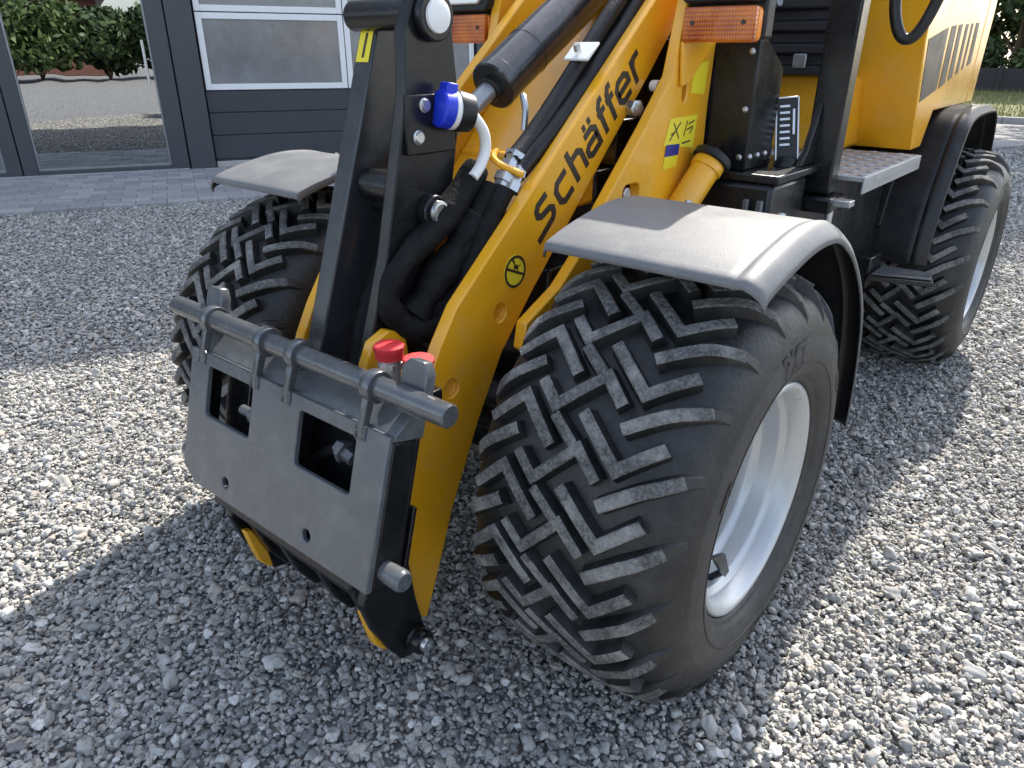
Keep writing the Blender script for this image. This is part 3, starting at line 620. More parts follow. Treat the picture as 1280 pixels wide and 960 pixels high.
MB().box(-.171, .171, .14, .21, .86, .96).build('boom_cross_beam', 'yellow', ldr, .01)
MB().prism([(.060, .842), (.200, .982), (.345, 1.122), (.458, 1.239), (.60, 1.35), (.592, 1.362), (.448, 1.250), (.335, 1.133), (.190, .993), (.050, .853)], -.1705, .1705).build('boom_web', 'yellow', ldr, .002)
MB().prism([(-.405, .60), (-.41, .65), (-.39, .69), (-.35, .705), (-.31, .69), (-.30, .62), (-.34, .58)], .085, .108).build('lever', 'yellow', ldr, .004)

# lettering on the left arm, strokes on a small grid
def strokes(parent, glyphs, org, d, u, sc_, w, x, sgn=1, m='print', name='lettering'):
    mb = MB(); lay = 0
    for off, ps in glyphs:
        for pts in ps:
            lay += 1; P = [Vector((org[0]+d[0]*(off+p[0])*sc_+u[0]*p[1]*sc_, org[1]+d[1]*(off+p[0])*sc_+u[1]*p[1]*sc_)) for p in pts]
            n = len(P); Lh = []; Rh = []
            for i in range(n):
                a = (P[i]-P[i-1]).normalized() if i else (P[1]-P[0]).normalized(); b = (P[i+1]-P[i]).normalized() if i < n-1 else a
                n1 = Vector((-a.y, a.x)); n2 = Vector((-b.y, b.x)); k = (n1+n2).normalized(); mt = min(1.6, 1/max(.3, k.dot(n1)))
                Lh.append(P[i]+k*w*.5*mt); Rh.append(P[i]-k*w*.5*mt)
            x1 = x+sgn*(.0008+.00012*(lay % 4))
            vs = [(x1, q.x, q.y) for q in Lh]+[(x1, q.x, q.y) for q in Rh]+[(x-sgn*.001, q.x, q.y) for q in Lh]+[(x-sgn*.001, q.x, q.y) for q in Rh]
            fs = []
            for i in range(n-1):
                fs += [(i, i+1, n+i+1, n+i), (i, 2*n+i, 2*n+i+1, i+1), (n+i, n+i+1, 3*n+i+1, 3*n+i)]
            fs += [(0, n, 3*n, 2*n), (n-1, 3*n-1, 4*n-1, 2*n-1)]
            mb.add(vs, fs)
    o = mb.build(name, m, parent, 0, 20); return o
G = {'S': [[(1.30, 1.26), (.62, 1.30), (.40, 1.18), (.34, .95), (.50, .78), (1.10, .64), (1.26, .46), (1.16, .22), (.98, .12), (-.30, .08)]],
 'c': [[(1.0, 1.0), (.25, 1.0), (0, .78), (0, .22), (.25, 0), (.95, 0)]],
 'h': [[(0, 1.52), (0, -.1)], [(0, .98), (.62, .98), (.82, .78), (.82, -.1)]],
 'a': [[(.12, 1.0), (.72, 1.0), (.95, .8), (.95, 0), (.22, 0), (0, .15), (0, .40), (.2, .52), (.95, .52)], [(.22, 1.36), (.44, 1.36)], [(.66, 1.36), (.88, 1.36)]],
 'f': [[(.62, 1.46), (.40, 1.46), (.20, 1.25), (.20, -.1)], [(-.02, .98), (.6, .98)]],
 'e': [[(0, .5), (1.0, .5), (1.0, .78), (.78, 1.0), (.24, 1.0), (0, .78), (0, .22), (.24, 0), (.92, 0)]],
 'r': [[(0, -.1), (0, 1.1)], [(0, .72), (.25, 1.0), (.68, 1.0)]]}
ph = .048
seq = [('S', .0), ('c', .086), ('h', .154), ('a', .211), ('f', .277), ('f', .315), ('e', .357), ('r', .429)]
dd_ = (.7507, .6607); uu_ = (-.6607, .7507)
strokes(armL, [(p/ph, G[k]) for k, p in seq], (-.0093+uu_[0]*.006, .8235+uu_[1]*.006), dd_, uu_, ph, .0136, XB)
# round no-animals sticker
SY, SZ = -.101, .778
st = MB().prism(disc(SY, SZ, .0335, 32), XB-.0005, XB+.0008).build('warning_sticker', 'decal', armL)
rg = MB(); n = 40
for k in range(n):
    a0, a1 = 2*math.pi*k/n, 2*math.pi*(k+1)/n
    rg.add([(XB+.0014, SY+r*math.cos(a), SZ+r*math.sin(a)) for a in (a0, a1) for r in (.0265, .0322)], [(0, 1, 3, 2)])
rg.add([(XB+.0015, SY+y*1.12, SZ+z*1.12) for y, z in ((-.0235, .007), (-.0220, .0115), (.0235, -.007), (.022, -.0115))], [(0, 1, 2, 3)])
for poly in ([(-.005, .007), (.007, .002), (.009, .009), (-.003, .014)], [(-.004, .014), (-.009, .021), (-.005, .023), (.000, .015)], [(-.002, .007), (.000, .0065), (-.003, .0005), (-.005, .001)], [(.006, .003), (.008, .0025), (.007, -.004), (.005, -.0035)], [(.009, .008), (.014, .013), (.013, .0075)]):
    rg.add([(XB+.0013, SY+y*1.15, SZ+z*1.15) for y, z in poly], [tuple(range(len(poly)))])
rg.build('print', 'print', armL)

# coupler
ca = R(-15.3); cm = Matrix.Translation((0, -.594, .367)) @ Matrix.Rotation(ca, 4, 'X')
def cl(mb): mb.v = [tuple(cm @ Vector(v)) for v in mb.v]; return mb
cp = MB().prism([(-.297, .012), (-.25, -.012), (.297, -.008), (.297, .2655), (-.297, .2655)], 0, .012, 'y')
cp = cl(cp).build('coupler', 'grey', ldr, .0035)
cut(cp, [cl(MB().prism(rrect(-.232, -.076, .139, .241, .009), -.02, .04, 'y')), cl(MB().prism(rrect(.068, .222, .139, .241, .009), -.02, .04, 'y')),
         cl(MB().prism(disc(-.138, .026, .0115), -.02, .04, 'y')), cl(MB().prism(disc(.126, .026, .0115), -.02, .04, 'y'))])
cl(MB().prism([(.0125, .2640), (.046, .300), (.078, .300), (.078, .2535), (.0125, .2535)], -.2965, .2965)).build('top_plate', 'grey', cp, .003)
for s in (1, -1): cl(MB().box(min(s*.284, s*.2965), max(s*.284, s*.2965), .0125, .066, -.004, .2530)).build('side_plate', 'black', cp, .003)
cl(MB().box(-.283, .283, .095, .105, -.02, .12)).build('back_plate', 'black', cp, .003)
cl(MB().box(.01, .283, .0765, .0865, -.02, .2525)).build('back_plate', 'black', cp, .003); cl(MB().box(-.283, -.20, .0765, .0865, -.02, .2525)).build('back_plate', 'black', cp, .003)
cl(MB().turned((.125, .050, .185), (.175, .050, .175), [(0, .016), (.012, .017), (.013, .022), (.022, .022), (.023, .014), (.045, .013)], 6)).build('lock_fitting', 'grey', cp)
cl(MB().tube([(.14, .055, .18), (.10, .060, .17), (.06, .062, .14), (.03, .06, .10)], .010, 10)).build('lock_hose', 'hose', cp)
cl(MB().turned((-.17, .045, .165), (-.11, .045, .165), [(0, .010), (.04, .010), (.041, .017), (.055, .017)], 16)).build('lock_fitting', 'grey', cp)
cl(MB().box(-.04, .04, .030, .058, .0, .25)).build('web_plate', 'black', cp, .003)
cl(MB().box(-.283, .283, .02, .058, .0, .02)).build('bottom_plate', 'black', cp, .003)
bar = MB().turned((-.399, -.49, .680), (.399, -.49, .680), [(0, .0165), (.003, .0192), (.120, .0192), (.1205, .0205), (.318, .0205), (.3185, .0192), (.795, .0192), (.798, .0165)], 32)
bar.build('top_bar', 'barsteel', cp, 0, 30)
for x in (-.255, -.070, .029, .232):
    r = MB().turned((x-.011, -.49, .680), (x+.011, -.49, .680), [(0, .0208), (0, .0265), (.004, .0285), (.018, .0285), (.022, .0265), (.022, .0208)], 28)
    r.build('clamp_ring', 'barsteel', cp, 0, 30)
    t = MB().prism([(-.002, .240), (-.006, .268), (-.004, .30), (-.002, .318), (.014, .318), (.014, .30), (.010, .268), (.012, .240)], x-.007, x+.007)
    cl(t).build('clamp_tab', 'barsteel', cp, .003)
    wd = MB(); wd.tube([(x-.010+.0012*math.sin(k*3), -.0015+.0005*math.sin(k*2.3), .2655-.024+k*.0028) for k in range(10)], lambda q: .0028+.0006*math.sin(q*40), 8, 2)
    wd.tube([(x+.010+.0012*math.sin(k*3), -.0015+.0005*math.sin(k*2.9), .2655-.024+k*.0028) for k in range(10)], lambda q: .0028+.0006*math.sin(q*40), 8, 2)
    cl(wd).build('weld_bead', 'barsteel', cp)
for x in (-.285, .300):
    e = MB().prism([(x-.028, .300), (x+.028, .300), (x+.028, .372), (x+.016, .390), (x-.014, .390), (x-.028, .376)], .030, .052, 'y')
    cl(e).build('guide_ear', 'grey', cp, .003)
# lower brackets, pins, hooks
for s in (1, -1):
    b = MB().prism([(-.556, .262), (-.539, .300), (-.500, .345), (-.468, .345), (-.440, .29), (-.428, .20), (-.410, .115), (-.416, .085), (-.438, .068), (-.475, .078), (-.500, .118), (-.535, .19)], s*.206, s*.226)
    b = b.build('lower_bracket', 'black', cp, .004)
    MB().turned((s*.28, -.553, .383), (s*.345, -.553, .383), [(0, .0175), (.055, .0195), (.060, .0185), (.064, .016), (.0641, .012), (.0615, .0115), (.0615, .002)], 32).build('locking_bolt', 'grey', cp)
    MB().turned((s*.226, -.440, .112), (s*.258, -.440, .112), [(0, .0275), (.006, .0285), (.010, .025), (.026, .025), (.030, .023)], 28).build('pin_boss', 'black', b)
    MB().turned((s*.250, -.440, .112), (s*.266, -.440, .112), [(0, .0145), (.013, .0145), (.016, .0125), (.016, .007), (.012, .006)], 28).build('pin', 'steel', b)
    MB().prism([(-.541, .226), (-.524, .222), (-.512, .192), (-.496, .150), (-.488, .102), (-.500, .108), (-.520, .136), (-.530, .176)], s*.184, s*.205).build('wedge', 'yellow', cp, .004)
    for x0, x1 in ((.150, .182), (.045, .075)):
        MB().prism([(-.535, .33), (-.44, .33), (-.42, .22), (-.418, .13), (-.44, .105), (-.475, .118), (-.505, .165), (-.522, .21), (-.535, .25)], s*x0, s*x1).build('hook', 'black', cp, .006)
MB().box(-.205, .205, -.53, -.445, .232, .345).build('lower_beam', 'black', cp, .008)
cl(MB().box(-.20, .24, .016, .056, -.040, -.013)).build('bottom_rail', 'black', cp, .006)
for i, x in enumerate((-.15, -.10, .0, .10, .15)): MB().cyl((x, -.532, .275), (x, -.542, .275), .011, n=6).build('bolt', 'black', cp, .001)
# hydraulic couplings with red caps
for x, y, z in ((.164, -.400, .652), (.240, -.402, .648)):
    h = MB().cyl((x, y, z-.02), (x, y, z+.032), .021).cyl((x, y, z+.012), (x, y, z+.024), .0235, n=6).build('hydraulic_coupling', 'steel', ldr, .0015)
    MB().turned((x, y, z+.030), (x, y, z+.060), [(0, .0250), (.013, .0255), (.015, .0268), (.023, .0275), (.0255, .025), (.026, .002)], 10).build('cap', 'red', h)
MB().box(.10, .252, -.44, -.36, .60, .636).build('coupling_block', 'black', ldr, .003)

# tilt linkage
lk1 = MB().prism([(-.415, .54), (-.205, 1.15), (-.183, 1.214), (-.165, 1.246), (-.125, 1.250), (-.092, 1.215), (-.095, 1.16), (-.300, .54)], -.108, -.060).build('link_arm', 'link', ldr, .004)
tag(lk1, 'dark grey link arm with yellow sticker')
p0, p1 = Vector((-.2060, 1.1475)), Vector((-.1925, 1.205))
def on_front(t): return (-.205+.022*t, 1.15+.064*t)
MB().add([(x, y-.0015, z) for x, (y, z) in ((-.102, on_front(-.02)), (-.066, on_front(-.02)), (-.066, on_front(.80)), (-.102, on_front(.80)))], [(0, 1, 2, 3)]).build('sticker', 'decal', lk1)
MB().add([(x, y-.0022, z) for x, (y, z) in ((-.087, on_front(.1)), (-.081, on_front(.1)), (-.079, on_front(.75)), (-.085, on_front(.75)))], [(0, 1, 2, 3)]).build('print', 'print', lk1)
lk2 = MB().prism([(-.42, .54), (-.322, .82), (-.252, 1.10), (-.248, 1.20), (-.225, 1.252), (-.185, 1.268), (-.146, 1.250), (-.132, 1.20), (-.118, 1.06), (-.150, .90), (-.215, .78), (-.28, .60), (-.30, .54)], .052, .080).build('link_plate', 'black', ldr, .004)
tp = MB().cyl((-.122, -.187, 1.226), (.086, -.187, 1.226), .026).cyl((.080, -.187, 1.222), (.098, -.187, 1.222), .040).build('top_pin', 'black', ldr, .003)
MB().turned((.098, -.187, 1.222), (.106, -.187, 1.222), [(0, .0275), (.005, .0265), (.008, .018), (.0085, .002)], 28).build('pin_cap', 'white', tp)
lp = MB().cyl((-.108, -.212, .898), (.110, -.212, .898), .021).cyl((.080, -.212, .898), (.104, -.212, .898), .030).build('lower_pin', 'black', ldr, .003)
MB().turned((.110, -.212, .898), (.117, -.212, .898), [(0, .021), (.006, .020), (.007, .015), (.004, .014), (.003, .002)], 28).build('pin_ring', 'steel', lp)
MB().cyl((-.055, -.235, .935), (.045, -.235, .935), .030).build('spacer', 'black', ldr, .003)
# tilt cylinder
Ax = Vector((0, .278, .161)).normalized(); c0 = Vector((0, .064, 1.100))
tc_ = MB().turned(c0, c0+Ax*.62, [(0, .030), (.001, .049), (.004, .052), (.028, .052), (.030, .0505), (.130, .0505), (.1305, .0515), (.134, .0515), (.1345, .0505), (.62, .0505)], 40).build('tilt_cylinder', 'blackgloss', ldr, 0, 30)
MB().turned(c0-Ax*.014, c0+Ax*.01, [(0, .024), (.003, .027), (.02, .027)], 32).build('gland', 'blackmatt', tc_)
MB().turned(c0-Ax*.30, c0+Ax*.05, [(0, .0195), (.35, .0195)], 32).build('piston_rod', 'steelgrey', tc_)

# blue power socket on the link plate
so = Vector((.115, -.172, 1.072)); ax = Vector((-.28, -.94, .18)).normalized()
sk = MB().turned(so+ax*-.035, so, [(0, .024), (.004, .033), (.030, .0355), (.0345, .0345)], 32).build('power_socket', 'blackmatt', ldr)
MB().turned(so-ax*.001, so+ax*.01, [(0, .033), (.008, .033), (.010, .0315)], 32).build('seal_ring', 'white', sk)
MB().turned(so+ax*.010, so+ax*.04, [(0, .0330), (.018, .0325), (.022, .0295), (.0225, .002)], 32).build('cap', 'blue', sk)
e1 = ax.cross(Vector((0, 0, 1))).normalized(); e2 = e1.cross(ax).normalized()
bxm = MB().box(-.0155, .0155, -.004, .018, .024, .044); bxm.v = [tuple(so+ax*.008+e1*v[0]+ax*(v[1])+e2*v[2]) for v in bxm.v]; bxm.build('hinge', 'blue', sk, .003)
MB().box(.0805, .092, -.262, -.145, 1.000, 1.10).build('bracket', 'black', sk, .003)
for y, z in ((-.222, 1.082), (-.240, 1.030)): MB().turned((.092, y, z), (.101, y, z), [(0, .0125), (.003, .0125), (.004, .010), (.008, .009)], 20).build('bolt', 'steel', sk)
MB().tube([(.112, -.140, 1.075), (.118, -.118, 1.055), (.12, -.098, 1.030), (.12, -.094, 1.000), (.12, -.108, .972), (.12, -.130, .952)], .0105, 14).build('cable', 'white', sk)
# hoses and sleeves
def hose(pts, r, m, name='hose'): return MB().tube(pts, r, 16).build(name, m, ldr)
hose([(.100, -.096, .965), (.100, -.145, .920), (.100, -.212, .869), (.098, -.276, .832), (.096, -.322, .790), (.096, -.335, .745), (.105, -.310, .708), (.125, -.26, .688), (.14, -.20, .70)], lambda t: .0245+.004*math.sin(t*9)+.0015*math.sin(t*41), 'sleeve', 'hose_sleeve')
hose([(.135, .60, 1.49), (.135, .325, 1.268), (.135, .268, 1.221), (.135, .178, 1.142), (.135, .111, 1.083), (.135, .024, 1.012), (.135, -.033, .975)], .018, 'hose')
hose([(.152, .62, 1.48), (.153, .374, 1.272), (.154, .31, 1.215), (.154, .236, 1.156), (.154, .164, 1.096), (.154, .079, 1.031), (.154, .022, .992), (.152, -.03, .955)], .0185, 'hose')
hs = hose([(.125, -.080, .926), (.125, -.117, .886), (.125, -.157, .823), (.122, -.196, .765), (.115, -.239, .722), (.10, -.275, .704), (.08, -.27, .66)], .025, 'sleeve', 'hose_sleeve')
hs2 = hose([(.150, -.075, .925), (.150, -.115, .878), (.150, -.155, .815), (.147, -.195, .752), (.140, -.235, .708), (.125, -.26, .66)], .021, 'sleeve', 'hose_sleeve')
hose([(.05, -.20, .88), (.035, -.25, .78), (.03, -.30, .70), (.04, -.33, .62)], .020, 'sleeve', 'hose_sleeve'); hose([(-.02, -.18, .90), (-.03, -.24, .78), (-.02, -.30, .68), (.0, -.34, .60)], .022, 'sleeve', 'hose_sleeve')
hose([(.115, -.12, .875), (.115, -.175, .82), (.112, -.235, .765), (.105, -.285, .715)], lambda t: .032+.005*math.sin(t*14)+.002*math.sin(t*37), 'sleeve', 'hose_sleeve')
fd = Vector((0, -.6, -.8)).normalized(); f0 = Vector((.135, -.020, .986))
ft = MB().turned(f0, f0+fd, [(0, .0215), (.012, .0215), (.013, .016), (.02, .016), (.021, .021), (.038, .021), (.039, .015), (.047, .015), (.048, .0225), (.064, .0225), (.065, .0175), (.085, .0175)], 6).build('hose_fitting', 'steel', ldr, 0, 20)
f1 = Vector((.152, -.028, .960)); MB().turned(f1, f1+fd, [(0, .018), (.018, .018), (.019, .014), (.03, .014), (.031, .0175), (.05, .0175)], 6).build('hose_fitting', 'steel', ldr, 0, 20)
MB().tube([(.098, -.035, .990), (.103, -.052, .980), (.125, -.060, .970), (.152, -.052, .960), (.173, -.045, .952)], .007, 8, flat=.9).build('hose_clamp', 'yellow', ldr)
clp = MB().box(-.030, .030, -.026, .026, -.003, .003); mt = Matrix.Translation((.142, .180, 1.168)) @ Matrix.Rotation(R(38), 4, 'X'); clp.v = [tuple(mt @ Vector(v)) for v in clp.v]
clo = clp.build('hose_clip', 'white', ldr, .002); MB().cyl((.138, .172, 1.170), (.138, .166, 1.182), .008, n=6).build('bolt', 'steel', clo)
MB().tube([(.06, .10, 1.06), (.07, .08, 1.085), (.085, .07, 1.06), (.09, .06, 1.02)], .007, 8).build('steel_pipe', 'steel', ldr)

# front frame and tower plates
MB().box(-.165, .165, .06, .50, .22, .74).build('front_frame', 'black', ldr, .01)
TW = [(-.15, .70), (-.046, .746), (.011, .791), (.094, .883), (.248, 1.03), (.336, 1.123), (.362, 1.219), (.39, 1.33), (.48, 1.5), (.60, 1.6), (.74, 1.56), (.72, 1.45), (.60, 1.3), (.528, 1.19), (.519, 1.058), (.520, .969), (.495, .89), (.47, .80), (.46, .60), (-.10, .60), (-.16, .65)]
XT = .270
for s in (1, -1):
    t = MB().prism(TW, s*.244, s*XT).build('tower_plate', 'yellow', ldr, .003)
    cut(t, [MB().prism([(.398+.011*math.cos(a/10*math.pi), 1.088+.021*math.sin(a/10*math.pi)) for a in range(20)], s*.22, s*.30), MB().prism(rrect(.165, .235, .872, .915, .018), s*.22, s*.30)])
    MB().box(min(s*.1655, s*.2435), max(s*.1655, s*.2435), .12, .42, .45, .60).build('frame_gusset', 'black', t, .005)
    MB().prism([(.353, 1.188), (.515, 1.190), (.440, 1.140), (.397, 1.106), (.365, 1.100)], s*.271, s*.280).build('lamp_gusset', 'yellow', t, .003)
    MB().cyl((s*.235, .198, .893), (s*.262, .198, .893), .014).build('bolt', 'steel', t, .002)
    if s == 1:
        x_ = XT+.0008
        MB().add([(x_, y, z) for y, z in ((.322, .981), (.462, .966), (.470, 1.038), (.342, 1.036))], [(0, 1, 2, 3)]).build('warning_sticker', 'decal', t)
        pr = MB()
        for (a, b, c_, d_) in ((.346, .990, .392, 1.026), (.360, 1.026, .388, .992), (.410, .996, .424, 1.028), (.436, 1.000, .452, 1.010), (.430, 1.020, .456, 1.026), (.350, 1.002, .366, 1.006), (.405, .980, .445, .983), (.422, 1.008, .452, 1.014)):
            v = Vector((c_-a, d_-b)).normalized()*.0018; nn = Vector((-v.y, v.x)); pr.add([(x_+.0006, a+nn.x, b+nn.y), (x_+.0006, a-nn.x, b-nn.y), (x_+.0006, c_-nn.x, d_-nn.y), (x_+.0006, c_+nn.x, d_+nn.y)], [(0, 1, 2, 3)])
        pr.build('print', 'print', t)
        MB().add([(x_, y, z) for y, z in ((.326, .930), (.388, .932), (.392, .956), (.330, .957))], [(0, 1, 2, 3)]).build('info_sticker', 'decal', t)
        MB().add([(x_+.0003, y, z) for y, z in ((.330, .957), (.392, .956), (.396, .980), (.334, .982))], [(0, 1, 2, 3)]).build('info_sticker', 'decalb', t)
        MB().add([(x_, y, z) for y, z in ((.425, 1.085), (.492, 1.080), (.500, 1.150), (.432, 1.145))], [(0, 1, 2, 3)]).build('warning_sticker', 'decal', t)
    # lamp bracket, turn signal, headlamp
    lb = MB().box(s*.352-.085, s*.352+.085, .387, .43, 1.192, 1.27).box(min(s*.271, s*.30), max(s*.271, s*.30), .386, .46, 1.19, 1.26).build('lamp_bracket', 'blackmatt', ldr, .006)
    ts = MB().prism(rrect(s*.352-.079, s*.352+.079, 1.186, 1.252, .012), .365, .386, 'y').build('turn_signal', 'amber_in', ldr, .003)
    lens = MB(); nx = 20; top = []; lp_ = []
    for i in range(nx+1):
        u_ = i/nx; lp_.append((s*.352-.0775+.155*u_, .3515-.006*(1-(2*u_-1)**2)))
    lens.prism([(s*.352-.0775, .366)]+lp_+[(s*.352+.0775, .366)], 1.187, 1.251, 'z')
    lens.build('lens', 'amber', ts, .003, 30)
    for k in (-1, 1): MB().cyl((s*.352+k*.055, .352, 1.222), (s*.352+k*.055, .3465, 1.222), .0045).build('screw', 'print', ts)
    hl = MB().prism(rrect(s*.352-.088, s*.352+.088, 1.257, 1.37, .02), .350, .44, 'y').build('headlamp', 'blackmatt', ldr, .006)
    MB().prism(rrect(s*.352-.072, s*.352+.072, 1.274, 1.355, .015), .340, .352, 'y').build('lamp_glass', 'lamp', hl, .004)
# filler neck with black cap
a_, dv = Vector((.303, .392, .862)), Vector((.188, .614, .766)).normalized()
b_ = a_+dv*.104
nk = MB().turned(a_-dv*.07, b_, [(0, .034), (.146, .034), (.148, .038), (.166, .038), (.170, .036)], 32).build('filler_neck', 'yellow', ldr)
MB().turned(b_-dv*.006, b_+dv*.03, [(0, .042), (.003, .0455), (.016, .0455), (.019, .043), (.0195, .002)], 24).build('filler_cap', 'blackmatt', nk)
MB().turned(b_+dv*.012, b_+dv*.05, [(0, .014), (.014, .013), (.016, .010)], 8).build('cap_knob', 'grey', nk)
# valve block seen between boom and tower
vb = MB().box(.05, .165, .30, .44, .93, 1.03).build('valve_block', 'black', ldr, .004)
MB().turned((.205, .285, 1.058), (.235, .275, 1.058), [(0, .018), (.02, .018), (.022, .012), (.026, .012)], 6).build('fitting', 'steel', vb); MB().turned((.21, .36, 1.10), (.235, .355, 1.10), [(0, .012), (.02, .012)], 12).build('fitting', 'white', vb)
MB().box(-.164, .164, .22, .46, .742, .93).build('boom_pivot_housing', 'black', ldr, .01)

# cab platform, console, pillar
MB().box(-.46, .46, .50, .72, .52, .895).build('cab_front_panel', 'black', ldr, .012)
MB().box(-.44, .44, .72, 1.58, .34, .868).build('rear_frame', 'black', ldr, .012)
MB().box(-.24, .24, 1.58, 2.6, .30, .86).build('rear_frame', 'black', ldr, .012)
MB().box(-.18, .18, .40, .62, .34, .52).build('articulation_joint', 'black', ldr, .02)
MB().box(.398, .412, .484, .498, .56, .86).box(.43, .445, .484, .498, .56, .86).build('panel_trim', 'grey', ldr, .003)
fl = MB().box(-.46, .47, .50, .86, .8955, .915).build('cab_floor', 'black', ldr, .004)
cs_ = MB().prism([(.530, .9152), (.530, 1.195), (.57, 1.195), (.685, 1.135), (.685, .9152)], -.30, .374).build('console', 'black', ldr, .004)
for y, z, x in ((.529, 1.17, .358), (.529, 1.05, .358), (.529, .945, .358), (.529, .945, .31)): MB().turned((x, y, z), (x, y-.006, z), [(0, .0075), (.003, .007), (.006, .003)], 14).build('bolt', 'steel', cs_)
for y in (.55, .595, .64): MB().turned((.374, y, .945), (.381, y, .945), [(0, .0075), (.003, .007), (.006, .003)], 14).build('bolt', 'steel', cs_)
pd = MB(); pm_ = Matrix.Translation((.408, .70, .925)) @ Matrix.Rotation(R(28), 4, 'Z') @ Matrix.Rotation(R(-6), 4, 'Y') @ Matrix.Rotation(R(-14), 4, 'X')
pd.box(-.027, .027, -.005, .005, .0, .145); pd.v = [tuple(pm_ @ Vector(v)) for v in pd.v]; pdo = pd.build('pedal', 'blackmatt', ldr, .0015)
gp = MB()
for i in range(7): gp.box(-.018, .006, -.009, -.0052, .034+i*.015, .040+i*.015)
gp.box(-.0275, -.0235, -.007, .006, 0, .146); gp.box(.0235, .0275, -.007, .006, 0, .146); gp.box(-.0234, .0234, -.007, .006, .1451, .149); gp.box(.012, .018, -.008, -.0052, .06, .12)
gp.v = [tuple(pm_ @ Vector(v)) for v in gp.v]; gp.build('grip', 'steel', pdo, .0008)
MB().turned((.408, .70, .915), (.408, .70, .94), [(0, .03), (.01, .028), (.02, .018)], 20).build('pedal_boot', 'blackmatt', pdo)
pl = MB().prism([(.775, .84), (.775, 1.57), (.835, 1.57), (.835, .84)], .425, .500).build('cab_pillar', 'black', ldr, .006)
MB().prism([(.675, .9152), (.774, .9152), (.774, 1.06), (.750, 1.02), (.715, .95)], .436, .452).build('pillar_gusset', 'black', pl, .004)
MB().box(.40, .52, .74, .86, .80, .838).build('pillar_foot', 'black', pl, .006); MB().box(.505, .56, .76, .80, .818, .834).cyl((.51, .775, .76), (.51, .775, .83), .010).build('door_hinge', 'steel', pl, .002)
# chequer plate step
sp_ = MB().box(.05, .552, .862, 1.45, .868, .880).box(.552, .558, .862, 1.45, .838, .880).build('step_plate', 'tread', ldr, .002)
bars = MB()
for i in range(13):
    for j in range(15):
        cx_, cy_ = .07+i*.039, .885+j*.039
        if cx_ > .545 or cy_ > 1.44: continue
        a = R(45) if (i+j) % 2 else R(-45); ca_, sa_ = math.cos(a), math.sin(a)
        q = [(cx_+u*ca_-v*sa_, cy_+u*sa_+v*ca_, z) for z, k in ((.8795, 1), (.8825, .6)) for u, v in ((-.016*k, 0), (0, -.0045*k), (.016*k, 0), (0, .0045*k))]
        bars.add(q, [(4, 5, 6, 7), (0, 1, 5, 4), (1, 2, 6, 5), (2, 3, 7, 6), (3, 0, 4, 7)])
for j in range(19):
    y = .875+j*.030; bars.add([(.5575, y, .842), (.5575, y+.006, .842), (.5605, y+.014, .859), (.5605, y+.017, .859), (.5575, y+.022, .876), (.5575, y+.028, .876)], [(0, 1, 3, 2), (2, 3, 5, 4)])
tag(bars.build('raised_tread', 'tread', sp_, 0, 20), kind='stuff')
# seat box and bellows in the cab
MB().box(-.34, .335, 1.30, 1.55, .8805, 1.105).build('seat_box', 'yellow', ldr, .012)
bl = MB(); n = 9
pf = []
for i in range(n): pf += [(1.20+(.022 if i % 2 else 0), 1.106+i*.03), (1.20+(.022 if i % 2 else 0), 1.130+i*.03)]
bl.prism(pf+[(1.54, 1.106+n*.03), (1.54, 1.106)], -.32, .32).build('seat_bellows', 'bellows', ldr, .004)
MB().prism(disc(0, 0, .001), 0, .001)
ft_ = MB().box(.205, .245, 1.190, 1.199, 1.125, 1.165); ft_.build('latch', 'steelgrey', ldr, .004)
MB().tube([(.05, 1.17, 1.30), (.12, 1.14, 1.29), (.17, 1.12, 1.30)], .012, 10).build('lever', 'steelgrey', ldr)
MB().box(-.30, .30, 1.15, 1.55, 1.378, 1.47).build('seat_cushion', 'bellows', ldr, .03, 35, 3)
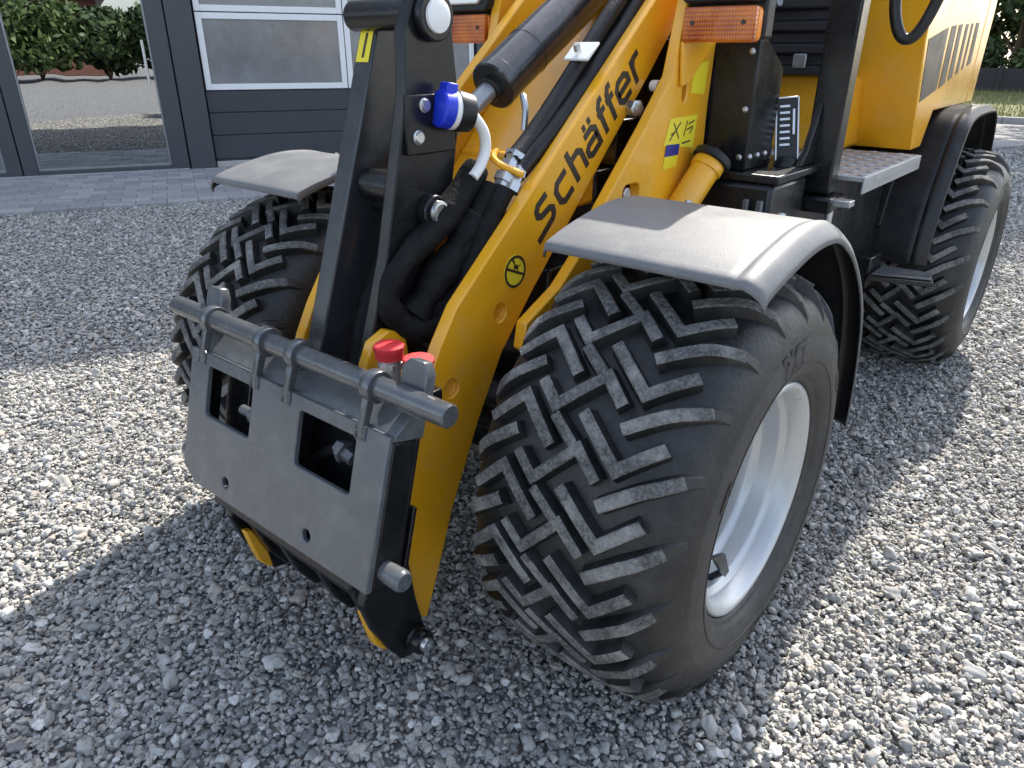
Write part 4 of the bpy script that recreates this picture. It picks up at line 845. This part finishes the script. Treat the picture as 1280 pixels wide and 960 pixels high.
# bonnet
bn = MB().prism([(1.545, .882), (1.42, 1.20), (1.40, 1.62), (2.40, 1.58), (2.42, 1.30), (2.40, .992), (1.735, .992), (1.66, .882)], -.505, .505).build('bonnet', 'yellow', ldr, .022, 35, 3)
cut(bn, [MB().box(.496, .53, 2.272, 2.280, .9, 1.7), MB().box(-.53, -.496, 2.272, 2.280, .9, 1.7)])
for q in ([(1.452, 1.205), (1.682, 1.242), (1.706, 1.058), (1.508, 1.028)], [(1.725, 1.246), (1.795, 1.251), (1.813, 1.075), (1.732, 1.060)], [(1.831, 1.252), (1.882, 1.256), (1.906, 1.092), (1.848, 1.080)], [(1.941, 1.258), (1.982, 1.259), (1.993, 1.105), (1.954, 1.099)], [(2.030, 1.262), (2.062, 1.263), (2.066, 1.118), (2.040, 1.112)], [(2.110, 1.266), (2.165, 1.268), (2.180, 1.134), (2.120, 1.124)]):
    MB().prism(q, .5045, .5062).build('stripe', 'print', bn)
for s in (1, -1): MB().box(min(s*.10, s*.42), max(s*.10, s*.42), 2.42, 2.43, 1.05, 1.2).build('grille', 'black', bn, .004)
# grab handle loop
MB().tube([(.47, .84, 1.52), (.535, .80, 1.46), (.553, .80, 1.36), (.563, .80, 1.26), (.585, .80, 1.205), (.612, .80, 1.200), (.637, .80, 1.245), (.658, .80, 1.33), (.672, .80, 1.45), (.66, .80, 1.56), (.56, .82, 1.60), (.47, .84, 1.58)], .0125, 14).build('mirror_arm', 'blackmatt', ldr)
# foot step below the platform
fs_ = MB().prism([(.50, 1.34), (.685, 1.40), (.66, 1.50), (.50, 1.50)], .49, .505, 'z').build('foot_step', 'blackmatt', ldr, .003)
MB().prism([(.51, 1.36), (.675, 1.412), (.655, 1.49), (.51, 1.49)], .507, .514, 'z').build('step_grating', 'grey', fs_, .002)
MB().box(.44, .50, 1.36, 1.48, .46, .56).build('step_bracket', 'black', fs_, .004)
# low protective frame of the cab
for s in (1, -1):
    fr_ = MB().box(s*.4625-.0375, s*.4625+.0375, .836, 1.92, 1.50, 1.57).box(s*.4625-.0375, s*.4625+.0375, 1.86, 1.92, 1.45, 1.499)
    fr_.build('cab_rail', 'black', ldr, .006)
MB().prism([(.775, .84), (.775, 1.57), (.835, 1.57), (.835, .84)], -.500, -.425).build('cab_pillar', 'black', ldr, .006)
